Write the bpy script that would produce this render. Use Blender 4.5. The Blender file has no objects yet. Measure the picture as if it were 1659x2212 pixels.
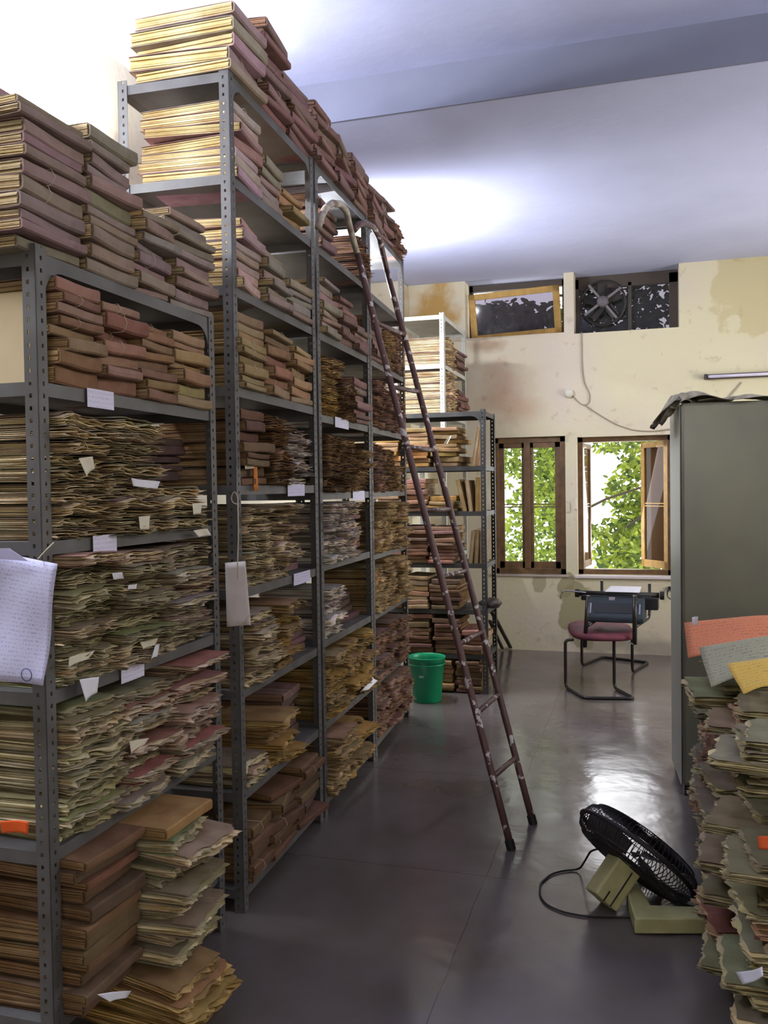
import bpy, math, random
import numpy as np
from mathutils import Matrix, Vector

# ---------------------------------------------------------------- camera, world, light, exposure
SC = bpy.context.scene
COL = SC.collection
YAW, PITCH, ROLL, FPX, CAMH = 0.29069, 0.02667, 0.01451, 1871.9, 1.6

def cam_axes():
    ca, sa, cp, sp = math.cos(YAW), math.sin(YAW), math.cos(PITCH), math.sin(PITCH)
    R0 = Vector((ca, sa, 0)); F = Vector((-sa * cp, ca * cp, -sp)); D0 = Vector((sp * sa, -sp * ca, -cp))
    c, s = math.cos(ROLL), math.sin(ROLL)
    return R0 * c + D0 * s, R0 * -s + D0 * c, F
AR, AD, AF = cam_axes()
cam_d = bpy.data.cameras.new('camera'); cam = bpy.data.objects.new('camera', cam_d); COL.objects.link(cam)
cam_d.sensor_fit = 'VERTICAL'; cam_d.sensor_height = 36.0; cam_d.lens = 36.0 * FPX / 2212
cam_d.clip_start = 0.05; cam_d.clip_end = 200
cam.matrix_world = Matrix(((AR.x, -AD.x, -AF.x, 0), (AR.y, -AD.y, -AF.y, 0), (AR.z, -AD.z, -AF.z, CAMH), (0, 0, 0, 1)))
SC.camera = cam
SC.view_settings.view_transform = 'Standard'; SC.view_settings.look = 'None'
SC.view_settings.gamma = 1; SC.view_settings.use_curve_mapping = False
SC.view_settings.exposure = 0.0
SC.cycles.max_bounces = 8; SC.cycles.diffuse_bounces = 4; SC.cycles.transparent_max_bounces = 12
SC.cycles.sample_clamp_indirect = 6
try: SC.cycles.use_denoising = True
except Exception: pass

W = bpy.data.worlds.new('sky'); SC.world = W; W.use_nodes = True
W.node_tree.nodes['Background'].inputs[0].default_value = (1.0, 1.0, 0.97, 1)
W.node_tree.nodes['Background'].inputs[1].default_value = 3.2

def area_light(name, loc, aim, sx, sy, power, color):
    d = bpy.data.lights.new(name, 'AREA'); d.shape = 'RECTANGLE'; d.size = sx; d.size_y = sy
    d.energy = power; d.color = color
    o = bpy.data.objects.new(name, d); COL.objects.link(o); o.location = loc
    o.rotation_euler = (Vector(aim) - Vector(loc)).to_track_quat('-Z', 'Y').to_euler()
    return o
# daylight through the side and far windows, plus an added rear fill
area_light('daylight_side_window', (3.0, 6.6, 1.9), (0.0, 6.9, 2.2), 1.5, 1.8, 82, (1.0, 0.97, 0.86))
area_light('added_rear_fill', (0.9, -2.6, 2.3), (-0.7, 2.6, 1.0), 1.8, 1.2, 12, (1.0, 0.93, 0.82))  # unseen source added to fill the near end of the room
area_light('daylight_far_window', (-0.17, 8.95, 1.45), (-0.4, 5.0, 0.4), 0.7, 1.1, 12, (0.93, 0.93, 1.0))
TUBE_NEAR, TUBE_FAR = 900.0, 900.0

# ---------------------------------------------------------------- picture measurements -> places in the room
def ray(x, y):
    d = AF + AR * ((x - 829.5) / FPX) + AD * ((y - 1106) / FPX)
    return d
def PU(x, y, u):
    d = ray(x, y); return d * (u / d.x) + Vector((0, 0, CAMH))
def PV(x, y, v):
    d = ray(x, y); return d * (v / d.y) + Vector((0, 0, CAMH))
def PZ(x, y, z):
    d = ray(x, y); return d * ((z - CAMH) / d.z) + Vector((0, 0, CAMH))
def project(p):
    q = Vector(p) - Vector((0, 0, CAMH)); f = q.dot(AF)
    if f < 0.1: return None
    return 829.5 + FPX * q.dot(AR) / f, 1106 + FPX * q.dot(AD) / f, f

# ---------------------------------------------------------------- materials
def mat(name, color=(.5, .5, .5), rough=.6, metal=0.0, spec=0.5, noise=None, noise_scale=8, bump=0.0, bump_scale=40, tint=False, emit=None, emit_s=0):
    m = bpy.data.materials.new(name); m.use_nodes = True
    nt = m.node_tree; N = nt.nodes; L = nt.links; b = N['Principled BSDF']
    b.inputs['Roughness'].default_value = rough; b.inputs['Metallic'].default_value = metal
    b.inputs['Specular IOR Level'].default_value = spec
    b.inputs['Base Color'].default_value = (*color, 1)
    tc = N.new('ShaderNodeTexCoord'); src = None
    if tint:
        oi = N.new('ShaderNodeObjectInfo'); at = N.new('ShaderNodeAttribute'); at.attribute_name = 'tint'
        mx = N.new('ShaderNodeMix'); mx.data_type = 'RGBA'; mx.blend_type = 'MULTIPLY'; mx.inputs[0].default_value = 1
        L.new(oi.outputs['Color'], mx.inputs[6]); L.new(at.outputs['Color'], mx.inputs[7]); src = mx.outputs[2]
    if noise:
        nz = N.new('ShaderNodeTexNoise'); nz.inputs['Scale'].default_value = noise_scale; nz.inputs['Detail'].default_value = 5
        L.new(tc.outputs['Object'], nz.inputs['Vector'])
        cr = N.new('ShaderNodeValToRGB'); cr.color_ramp.elements[0].position = .35; cr.color_ramp.elements[1].position = .68
        L.new(nz.outputs['Fac'], cr.inputs['Fac'])
        mx = N.new('ShaderNodeMix'); mx.data_type = 'RGBA'
        L.new(cr.outputs['Color'], mx.inputs[0])
        if src is not None:
            m2 = N.new('ShaderNodeMix'); m2.data_type = 'RGBA'; m2.blend_type = 'MULTIPLY'; m2.inputs[0].default_value = 1
            L.new(src, m2.inputs[6]); m2.inputs[7].default_value = (*noise, 1)
            L.new(src, mx.inputs[6]); L.new(m2.outputs[2], mx.inputs[7])
        else:
            mx.inputs[6].default_value = (*color, 1); mx.inputs[7].default_value = (*noise, 1)
        src = mx.outputs[2]
    if src is not None: L.new(src, b.inputs['Base Color'])
    if bump:
        n2 = N.new('ShaderNodeTexNoise'); n2.inputs['Scale'].default_value = bump_scale; n2.inputs['Detail'].default_value = 4
        L.new(tc.outputs['Object'], n2.inputs['Vector'])
        bp = N.new('ShaderNodeBump'); bp.inputs['Strength'].default_value = bump; bp.inputs['Distance'].default_value = .01
        L.new(n2.outputs['Fac'], bp.inputs['Height']); L.new(bp.outputs['Normal'], b.inputs['Normal'])
    if emit:
        b.inputs['Emission Color'].default_value = (*emit, 1); b.inputs['Emission Strength'].default_value = emit_s
    return m

M = {}
M['paper'] = mat('aged_paper', rough=.9, spec=.2, noise=(.66, .55, .42), noise_scale=9, tint=True, bump=.25, bump_scale=60)
M['board'] = mat('file_board', rough=.85, spec=.25, noise=(.62, .56, .52), noise_scale=11, tint=True, bump=.2, bump_scale=30)
M['twine'] = mat('cotton_twine', (.55, .47, .36), .9)
M['steel'] = mat('grey_rack_enamel', (.12, .117, .115), .5, spec=.35, noise=(.08, .073, .068), noise_scale=7, bump=.08)
M['steel_dark'] = mat('dark_rack_enamel', (.055, .054, .05), .5, spec=.4, noise=(.035, .032, .03), noise_scale=7)
M['steel_lit'] = mat('lamp_lit_rack_enamel', (.62, .62, .56), .45, noise=(.5, .5, .45), noise_scale=9)  # lamp light on the far wall rack put into its colour
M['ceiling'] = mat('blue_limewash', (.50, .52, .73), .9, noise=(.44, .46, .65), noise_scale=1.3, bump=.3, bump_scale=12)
M['beam'] = mat('shade_dark_beam_limewash', (.19, .20, .275), .9, noise=(.165, .17, .24), noise_scale=1.7, bump=.3, bump_scale=12)  # darker than the ceiling: shade on the beam face put into the colour
M['white'] = mat('white_paper', (.80, .79, .86), .8, spec=.3)
M['cream'] = mat('cream_paper', (.70, .64, .50), .85)
M['wood'] = mat('window_wood', (.17, .09, .035), .45, noise=(.09, .05, .022), noise_scale=14)
M['wood_yellow'] = mat('yellow_painted_wood', (.50, .29, .05), .55, noise=(.34, .19, .04), noise_scale=12)
M['wood_dark'] = mat('dark_window_wood', (.055, .04, .03), .6)
M['black'] = mat('black_enamel', (.012, .011, .012), .35)
M['rust_black'] = mat('dark_tube_steel', (.018, .014, .014), .35, metal=.3)
M['rexine'] = mat('maroon_rexine', (.17, .045, .06), .75, spec=.2, noise=(.10, .03, .04), noise_scale=9)
M['bucket'] = mat('green_plastic', (.0, .24, .10), .35)
M['fan_cream'] = mat('cream_fan_plastic', (.60, .57, .27), .5, noise=(.48, .45, .21), noise_scale=14, bump=.1)
M['fan_dark'] = mat('dark_fan_wire', (.022, .018, .018), .6, metal=0)
M['teal'] = mat('teal_typewriter_enamel', (.014, .024, .032), .6)
M['grey_plate'] = mat('grey_plate', (.35, .35, .42), .3, metal=.6)
M['plastic_white'] = mat('white_fitting_plastic', (.62, .58, .48), .5)
M['wire'] = mat('wall_wire', (.30, .26, .19), .7)
M['rubber'] = mat('black_rubber', (.01, .01, .01), .6)
M['bark'] = mat('tree_bark', (.055, .045, .035), .9)
M['chrome'] = mat('worn_chrome', (.7, .7, .7), .2, metal=1.0)
M['rag'] = mat('dusty_rag', (.10, .085, .06), .95, noise=(.40, .36, .27), noise_scale=11)
M['fix_dark'] = mat('tube_fitting_brown', (.05, .03, .03), .5)
M['tube_off'] = mat('unlit_tube_glass', (.72, .66, .78), .25)

def wall_material():
    m = bpy.data.materials.new('cream_distemper'); m.use_nodes = True
    nt = m.node_tree; N = nt.nodes; L = nt.links; b = N['Principled BSDF']; b.inputs['Roughness'].default_value = .9
    tc = N.new('ShaderNodeTexCoord')
    def nz(scale, lo, hi, seed=0):
        mp = N.new('ShaderNodeMapping'); mp.inputs['Location'].default_value = (seed, seed * .7, seed * 1.3); L.new(tc.outputs['Object'], mp.inputs[0])
        n = N.new('ShaderNodeTexNoise'); n.inputs['Scale'].default_value = scale; n.inputs['Detail'].default_value = 6; L.new(mp.outputs[0], n.inputs['Vector'])
        r = N.new('ShaderNodeValToRGB'); r.color_ramp.elements[0].position = lo; r.color_ramp.elements[1].position = hi; L.new(n.outputs['Fac'], r.inputs['Fac'])
        return r.outputs['Color']
    def blob(cx, cz, rx, rz, soft=.45):        # a stain with its own outline at a place on the wall
        mp = N.new('ShaderNodeMapping'); mp.vector_type = 'POINT'
        mp.inputs['Location'].default_value = (-cx / rx, 0, -cz / rz); mp.inputs['Scale'].default_value = (1 / rx, 0, 1 / rz)
        dn = N.new('ShaderNodeTexNoise'); dn.inputs['Scale'].default_value = 4.5; dn.inputs['Detail'].default_value = 9; L.new(tc.outputs['Object'], dn.inputs['Vector'])
        sc = N.new('ShaderNodeVectorMath'); sc.operation = 'SCALE'; sc.inputs['Scale'].default_value = 1.7
        sb = N.new('ShaderNodeVectorMath'); sb.operation = 'SUBTRACT'; sb.inputs[1].default_value = (.5, .5, .5)
        L.new(dn.outputs['Color'], sb.inputs[0]); L.new(sb.outputs[0], sc.inputs[0])
        L.new(tc.outputs['Object'], mp.inputs[0])
        ad = N.new('ShaderNodeVectorMath'); ad.operation = 'ADD'; L.new(mp.outputs[0], ad.inputs[0]); L.new(sc.outputs[0], ad.inputs[1])
        ln = N.new('ShaderNodeVectorMath'); ln.operation = 'LENGTH'; L.new(ad.outputs[0], ln.inputs[0])
        mr = N.new('ShaderNodeMapRange'); mr.inputs[1].default_value = 1.0 - soft; mr.inputs[2].default_value = 1.0
        mr.inputs[3].default_value = 1; mr.inputs[4].default_value = 0; L.new(ln.outputs['Value'], mr.inputs[0])
        return mr.outputs[0]
    cur = None
    def mix(fac, col, k=1.0):
        nonlocal cur
        mx = N.new('ShaderNodeMix'); mx.data_type = 'RGBA'
        if k != 1.0:
            mu = N.new('ShaderNodeMath'); mu.operation = 'MULTIPLY'; mu.inputs[1].default_value = k; L.new(fac, mu.inputs[0]); fac = mu.outputs[0]
        L.new(fac, mx.inputs[0])
        if cur is None: mx.inputs[6].default_value = (.63, .57, .39, 1)
        else: L.new(cur, mx.inputs[6])
        mx.inputs[7].default_value = (*col, 1); cur = mx.outputs[2]
    mix(nz(1.1, .4, .65), (.60, .52, .42))
    mix(nz(9, .62, .72, 4), (.40, .33, .22), .6)
    mix(blob(.98, 3.35, .38, .42, .12), (.45, .37, .17), .55)      # olive patch right of the exhaust fan
    mix(blob(-1.30, 2.55, .34, .34, .9), (.46, .24, .14), .6)     # rusty stain by the steel racks
    mix(blob(-1.45, 3.0, .26, .10, .7), (.33, .20, .12), .7)
    mix(blob(-1.1, 2.35, .30, .16, .9), (.48, .28, .19), .5)
    mix(blob(-2.0, 3.35, .32, .40, .5), (.42, .24, .05), .9)       # ochre stain high on the left
    mix(blob(-0.62, 0.36, .20, .30, .1), (.26, .23, .11), .8)      # damp patches behind the chair
    mix(blob(-0.72, 0.66, .09, .14, .1), (.27, .23, .12), .8)
    mix(blob(-0.98, 0.68, .07, .10, .1), (.30, .26, .15), .7)
    mix(blob(-0.35, 0.12, .55, .16, .5), (.22, .19, .14), .6)
    mix(blob(0.2, 0.04, .5, .12, .6), (.20, .17, .15), .6)
    L.new(cur, b.inputs['Base Color'])
    n = N.new('ShaderNodeTexNoise'); n.inputs['Scale'].default_value = 25; L.new(tc.outputs['Object'], n.inputs['Vector'])
    bp = N.new('ShaderNodeBump'); bp.inputs['Strength'].default_value = .25; bp.inputs['Distance'].default_value = .01
    L.new(n.outputs['Fac'], bp.inputs['Height']); L.new(bp.outputs['Normal'], b.inputs['Normal'])
    return m
M['wall'] = wall_material()

def floor_material():
    m = bpy.data.materials.new('polished_cement_floor'); m.use_nodes = True
    nt = m.node_tree; N = nt.nodes; L = nt.links; b = N['Principled BSDF']
    tc = N.new('ShaderNodeTexCoord')
    n = N.new('ShaderNodeTexNoise'); n.inputs['Scale'].default_value = 1.6; n.inputs['Detail'].default_value = 7; L.new(tc.outputs['Object'], n.inputs['Vector'])
    r = N.new('ShaderNodeValToRGB'); r.color_ramp.elements[0].position = .25; r.color_ramp.elements[1].position = .8
    r.color_ramp.elements[0].color = (.082, .068, .056, 1); r.color_ramp.elements[1].color = (.165, .140, .142, 1)
    L.new(n.outputs['Fac'], r.inputs['Fac'])
    # thin joints between the cement panels, slightly wandering
    sx = N.new('ShaderNodeSeparateXYZ')
    dn = N.new('ShaderNodeTexNoise'); dn.inputs['Scale'].default_value = 3; L.new(tc.outputs['Object'], dn.inputs['Vector'])
    sc = N.new('ShaderNodeVectorMath'); sc.operation = 'SCALE'; sc.inputs['Scale'].default_value = .02; L.new(dn.outputs['Color'], sc.inputs[0])
    ad = N.new('ShaderNodeVectorMath'); ad.operation = 'ADD'; L.new(tc.outputs['Object'], ad.inputs[0]); L.new(sc.outputs[0], ad.inputs[1])
    L.new(ad.outputs[0], sx.inputs[0])
    def joint(out, period, off):
        a = N.new('ShaderNodeMath'); a.operation = 'ADD'; a.inputs[1].default_value = off; L.new(out, a.inputs[0])
        p = N.new('ShaderNodeMath'); p.operation = 'PINGPONG'; p.inputs[1].default_value = period / 2; L.new(a.outputs[0], p.inputs[0])
        c = N.new('ShaderNodeMath'); c.operation = 'LESS_THAN'; c.inputs[1].default_value = .0022; L.new(p.outputs[0], c.inputs[0])
        return c.outputs[0]
    jx = joint(sx.outputs['X'], 1.15, .62); jy = joint(sx.outputs['Y'], 1.22, -1.06)
    mxm = N.new('ShaderNodeMath'); mxm.operation = 'MAXIMUM'; L.new(jx, mxm.inputs[0]); L.new(jy, mxm.inputs[1])
    mx = N.new('ShaderNodeMix'); mx.data_type = 'RGBA'; L.new(mxm.outputs[0], mx.inputs[0]); L.new(r.outputs['Color'], mx.inputs[6]); mx.inputs[7].default_value = (.05, .045, .045, 1)
    L.new(mx.outputs[2], b.inputs['Base Color'])
    n3 = N.new('ShaderNodeTexNoise'); n3.inputs['Scale'].default_value = 2.4; n3.inputs['Detail'].default_value = 6; L.new(tc.outputs['Object'], n3.inputs['Vector'])
    rr = N.new('ShaderNodeMapRange'); rr.inputs[1].default_value = .2; rr.inputs[2].default_value = .8; rr.inputs[3].default_value = .10; rr.inputs[4].default_value = .30
    L.new(n3.outputs['Fac'], rr.inputs[0]); L.new(rr.outputs[0], b.inputs['Roughness'])
    b.inputs['Specular IOR Level'].default_value = .9
    n2 = N.new('ShaderNodeTexNoise'); n2.inputs['Scale'].default_value = 5; n2.inputs['Detail'].default_value = 3; L.new(tc.outputs['Object'], n2.inputs['Vector'])
    bp = N.new('ShaderNodeBump'); bp.inputs['Strength'].default_value = .35; bp.inputs['Distance'].default_value = .012
    L.new(n2.outputs['Fac'], bp.inputs['Height']); L.new(bp.outputs['Normal'], b.inputs['Normal'])
    return m
M['floor'] = floor_material()

def glass_material(name, color, gloss=.08, frost=None):
    m = bpy.data.materials.new(name); m.use_nodes = True
    nt = m.node_tree; N = nt.nodes; L = nt.links
    for n in list(N):
        if n.type == 'BSDF_PRINCIPLED': N.remove(n)
    out = [n for n in N if n.type == 'OUTPUT_MATERIAL'][0]
    t = N.new('ShaderNodeBsdfTransparent'); t.inputs[0].default_value = (*color, 1)
    g = N.new('ShaderNodeBsdfGlossy'); g.inputs['Roughness'].default_value = .05
    mx = N.new('ShaderNodeMixShader'); fr = N.new('ShaderNodeFresnel'); fr.inputs[0].default_value = 1.45
    L.new(fr.outputs[0], mx.inputs[0]); L.new(t.outputs[0], mx.inputs[1]); L.new(g.outputs[0], mx.inputs[2])
    last = mx.outputs[0]
    if frost:
        d = N.new('ShaderNodeBsdfDiffuse'); d.inputs[0].default_value = (*frost, 1)
        m2 = N.new('ShaderNodeMixShader'); m2.inputs[0].default_value = gloss
        L.new(last, m2.inputs[1]); L.new(d.outputs[0], m2.inputs[2]); last = m2.outputs[0]
    L.new(last, out.inputs['Surface'])
    return m
M['glass'] = glass_material('clear_window_glass', (.93, .95, .93))
M['glass_brown'] = glass_material('brown_window_glass', (.13, .07, .03), .35, (.18, .10, .05))
M['glass_dusty'] = glass_material('dusty_vent_glass', (.42, .40, .46), .12, (.25, .22, .25))
M['mesh_vent'] = glass_material('dirty_wire_mesh', (.40, .38, .42), .10, (.16, .14, .14))

def leaf_material(name, c1, c2):
    m = bpy.data.materials.new(name); m.use_nodes = True
    nt = m.node_tree; N = nt.nodes; L = nt.links; b = N['Principled BSDF']; b.inputs['Roughness'].default_value = .5
    at = N.new('ShaderNodeAttribute'); at.attribute_name = 'tint'
    mx = N.new('ShaderNodeMix'); mx.data_type = 'RGBA'; L.new(at.outputs['Fac'], mx.inputs[0])
    mx.inputs[6].default_value = (*c1, 1); mx.inputs[7].default_value = (*c2, 1)
    L.new(mx.outputs[2], b.inputs['Base Color'])
    tr = N.new('ShaderNodeBsdfTranslucent'); L.new(mx.outputs[2], tr.inputs[0])
    ms = N.new('ShaderNodeMixShader'); ms.inputs[0].default_value = .45
    out = [n for n in N if n.type == 'OUTPUT_MATERIAL'][0]
    L.new(b.outputs[0], ms.inputs[1]); L.new(tr.outputs[0], ms.inputs[2]); L.new(ms.outputs[0], out.inputs['Surface'])
    return m
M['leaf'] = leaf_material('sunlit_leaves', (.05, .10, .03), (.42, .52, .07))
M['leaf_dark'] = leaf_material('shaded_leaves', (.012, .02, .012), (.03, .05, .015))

def ladder_material():
    m = bpy.data.materials.new('maroon_ladder_paint'); m.use_nodes = True
    nt = m.node_tree; N = nt.nodes; L = nt.links; b = N['Principled BSDF']; b.inputs['Roughness'].default_value = .45
    tc = N.new('ShaderNodeTexCoord')
    n = N.new('ShaderNodeTexNoise'); n.inputs['Scale'].default_value = 22; n.inputs['Detail'].default_value = 2; L.new(tc.outputs['Object'], n.inputs['Vector'])
    r = N.new('ShaderNodeValToRGB'); r.color_ramp.elements[0].position = .60; r.color_ramp.elements[1].position = .63
    r.color_ramp.elements[0].color = (0, 0, 0, 1); L.new(n.outputs['Fac'], r.inputs['Fac'])
    n2 = N.new('ShaderNodeTexNoise'); n2.inputs['Scale'].default_value = 5; L.new(tc.outputs['Object'], n2.inputs['Vector'])
    m1 = N.new('ShaderNodeMix'); m1.data_type = 'RGBA'; L.new(n2.outputs['Fac'], m1.inputs[0]); m1.inputs[6].default_value = (.07, .030, .026, 1); m1.inputs[7].default_value = (.13, .062, .052, 1)
    m2 = N.new('ShaderNodeMix'); m2.data_type = 'RGBA'; L.new(r.outputs['Color'], m2.inputs[0]); L.new(m1.outputs[2], m2.inputs[6]); m2.inputs[7].default_value = (.55, .50, .48, 1)
    L.new(m2.outputs[2], b.inputs['Base Color'])
    return m
M['ladder'] = ladder_material()
M['hook_pale'] = mat('pale_chipped_hook_paint', (.50, .46, .36), .5, noise=(.20, .12, .10), noise_scale=18)

def written_paper(name, base, ink, line=26.0):
    """paper with rows of faint illegible script, broken up along each row"""
    m = bpy.data.materials.new(name); m.use_nodes = True
    nt = m.node_tree; N = nt.nodes; L = nt.links; b = N['Principled BSDF']; b.inputs['Roughness'].default_value = .85
    tc = N.new('ShaderNodeTexCoord'); sp = N.new('ShaderNodeSeparateXYZ'); L.new(tc.outputs['UV'], sp.inputs[0])
    mu = N.new('ShaderNodeMath'); mu.operation = 'MULTIPLY'; mu.inputs[1].default_value = line; L.new(sp.outputs['Y'], mu.inputs[0])
    fr = N.new('ShaderNodeMath'); fr.operation = 'FRACT'; L.new(mu.outputs[0], fr.inputs[0])
    lt = N.new('ShaderNodeMath'); lt.operation = 'LESS_THAN'; lt.inputs[1].default_value = .5; L.new(fr.outputs[0], lt.inputs[0])
    mp = N.new('ShaderNodeMapping'); mp.inputs['Scale'].default_value = (34, line, 1); L.new(tc.outputs['UV'], mp.inputs[0])
    nz = N.new('ShaderNodeTexNoise'); nz.inputs['Scale'].default_value = 1.6; nz.inputs['Detail'].default_value = 3; L.new(mp.outputs[0], nz.inputs['Vector'])
    gt = N.new('ShaderNodeMath'); gt.operation = 'GREATER_THAN'; gt.inputs[1].default_value = .53; L.new(nz.outputs['Fac'], gt.inputs[0])
    ml = N.new('ShaderNodeMath'); ml.operation = 'MULTIPLY'; L.new(lt.outputs[0], ml.inputs[0]); L.new(gt.outputs[0], ml.inputs[1])
    n2 = N.new('ShaderNodeTexNoise'); n2.inputs['Scale'].default_value = 3; L.new(tc.outputs['UV'], n2.inputs['Vector'])
    m3 = N.new('ShaderNodeMath'); m3.operation = 'MULTIPLY'; L.new(ml.outputs[0], m3.inputs[0]); L.new(n2.outputs['Fac'], m3.inputs[1])
    mx = N.new('ShaderNodeMix'); mx.data_type = 'RGBA'; L.new(m3.outputs[0], mx.inputs[0]); mx.inputs[6].default_value = (*base, 1); mx.inputs[7].default_value = (*ink, 1)
    L.new(mx.outputs[2], b.inputs['Base Color'])
    return m
M['letter'] = written_paper('printed_letter', (.66, .65, .90), (.26, .27, .52), 30)
M['label'] = written_paper('handwritten_label', (.74, .71, .88), (.36, .34, .55), 4)
M['orange_sheet'] = written_paper('orange_written_sheet', (.66, .22, .10), (.30, .10, .06), 12)
M['grey_sheet'] = written_paper('grey_written_sheet', (.34, .33, .22), (.10, .10, .08), 12)
M['yellow_sheet'] = written_paper('yellow_written_sheet', (.66, .43, .08), (.30, .18, .05), 10)

# ---------------------------------------------------------------- mesh helpers
class MB:
    def __init__(s): s.v = []; s.f = []; s.t = []; s.uv = []
    def add(s, vs, fs, tint=1.0):
        o = len(s.v); s.v += [tuple(p) for p in vs]; s.f += [tuple(i + o for i in f) for f in fs]
        s.t += [tint] * len(vs)
    def box(s, c, d, mtx=None, tint=1.0):
        hx, hy, hz = d[0] / 2, d[1] / 2, d[2] / 2
        vs = [Vector((sx * hx, sy * hy, sz * hz)) for sx in (-1, 1) for sy in (-1, 1) for sz in (-1, 1)]
        if mtx is not None: vs = [mtx @ p for p in vs]
        vs = [p + Vector(c) for p in vs]
        s.add(vs, [(0, 1, 3, 2), (4, 6, 7, 5), (0, 4, 5, 1), (2, 3, 7, 6), (0, 2, 6, 4), (1, 5, 7, 3)], tint)
    def span(s, a, b, tint=1.0):
        s.box([(a[i] + b[i]) / 2 for i in range(3)], [abs(b[i] - a[i]) for i in range(3)], None, tint)
    def prism(s, pts, off):      # polygon (list of vectors) pushed along off
        n = len(pts); off = Vector(off); vs = [Vector(p) for p in pts] + [Vector(p) + off for p in pts]
        s.add(vs, [tuple(range(n - 1, -1, -1)), tuple(range(n, 2 * n))] + [(i, (i + 1) % n, n + (i + 1) % n, n + i) for i in range(n)])
    def tube(s, path, r, n=8, closed=False, cap=True):
        path = [Vector(p) for p in path]; m = len(path); rr = r if isinstance(r, (list, tuple)) else [r] * m
        rings = []; prev = None
        for i in range(m):
            a = path[(i - 1) % m] if (i > 0 or closed) else path[i]; b = path[(i + 1) % m] if (i < m - 1 or closed) else path[i]
            t = (b - a).normalized()
            if prev is None:
                up = Vector((0, 0, 1)) if abs(t.z) < .9 else Vector((1, 0, 0)); x = t.cross(up).normalized()
            else:
                x = (prev - t * prev.dot(t)).normalized()
            prev = x; y = t.cross(x)
            rings.append([path[i] + (x * math.cos(k * 2 * math.pi / n) + y * math.sin(k * 2 * math.pi / n)) * rr[i] for k in range(n)])
        vs = [p for rg in rings for p in rg]; fs = []
        for i in range(m if closed else m - 1):
            j = (i + 1) % m
            for k in range(n): fs.append((i * n + k, i * n + (k + 1) % n, j * n + (k + 1) % n, j * n + k))
        if cap and not closed: fs += [tuple(range(n - 1, -1, -1)), tuple((m - 1) * n + k for k in range(n))]
        s.add(vs, fs)
    def lathe(s, prof, c=(0, 0, 0), n=32, mtx=None):
        vs = []; m = len(prof)
        for k in range(n):
            a = 2 * math.pi * k / n
            for r, z in prof:
                p = Vector((r * math.cos(a), r * math.sin(a), z)); p = mtx @ p if mtx is not None else p
                vs.append(p + Vector(c))
        s.add(vs, [(k * m + i, ((k + 1) % n) * m + i, ((k + 1) % n) * m + i + 1, k * m + i + 1) for k in range(n) for i in range(m - 1)])
    def sheet(s, fn, nu, nv, th):      # closed curved sheet; fn(a,b)->Vector, a,b in 0..1
        g = [[Vector(fn(i / nu, j / nv)) for j in range(nv + 1)] for i in range(nu + 1)]
        vs = []; 
        for side in (0, 1):
            for i in range(nu + 1):
                for j in range(nv + 1):
                    p = g[i][j]
                    if side:
                        a = g[min(i + 1, nu)][j] - g[max(i - 1, 0)][j]; b = g[i][min(j + 1, nv)] - g[i][max(j - 1, 0)]
                        p = p - a.cross(b).normalized() * th
                    vs.append(p)
        q = (nu + 1) * (nv + 1); I = lambda i, j, k=0: k * q + i * (nv + 1) + j; fs = []
        for i in range(nu):
            for j in range(nv):
                fs.append((I(i, j), I(i + 1, j), I(i + 1, j + 1), I(i, j + 1)))
                fs.append((I(i, j, 1), I(i, j + 1, 1), I(i + 1, j + 1, 1), I(i + 1, j, 1)))
        for i in range(nu):
            fs.append((I(i, 0), I(i, 0, 1), I(i + 1, 0, 1), I(i + 1, 0))); fs.append((I(i, nv), I(i + 1, nv), I(i + 1, nv, 1), I(i, nv, 1)))
        for j in range(nv):
            fs.append((I(0, j), I(0, j + 1), I(0, j + 1, 1), I(0, j, 1))); fs.append((I(nu, j), I(nu, j, 1), I(nu, j + 1, 1), I(nu, j + 1)))
        o = len(s.v); s.add(vs, fs)
        s.uv = s.uv or {}
        for side in (0, 1):
            for i in range(nu + 1):
                for j in range(nv + 1): s.uv[o + side * q + i * (nv + 1) + j] = (i / nu, j / nv)
    def mesh(s, name, tint=False):
        me = bpy.data.meshes.new(name); me.from_pydata([tuple(p) for p in s.v], [], s.f)
        if tint:
            at = me.color_attributes.new('tint', 'FLOAT_COLOR', 'POINT')
            arr = np.ones((len(s.v), 4), np.float32)
            for i, t in enumerate(s.t): arr[i, :3] = t
            at.data.foreach_set('color', arr.ravel())
        if s.uv:
            ul = me.uv_layers.new(name='UVMap'); li = np.empty(len(me.loops), np.int32); me.loops.foreach_get('vertex_index', li)
            ul.data.foreach_set('uv', np.array([s.uv.get(int(i), (0, 0)) for i in li], np.float32).ravel())
        me.update(); return me
    def build(s, name, m, parent=None, smooth=False, loc=None, bevel=0, tint=False):
        me = s.mesh(name, tint)
        if smooth:
            me.shade_smooth()
        ob = bpy.data.objects.new(name, me); COL.objects.link(ob)
        if m: me.materials.append(m)
        if parent: ob.parent = parent
        if loc is not None: ob.location = loc
        if bevel:
            bv = ob.modifiers.new('bevel', 'BEVEL'); bv.width = bevel; bv.segments = 2; bv.limit_method = 'ANGLE'
        return ob

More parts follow.
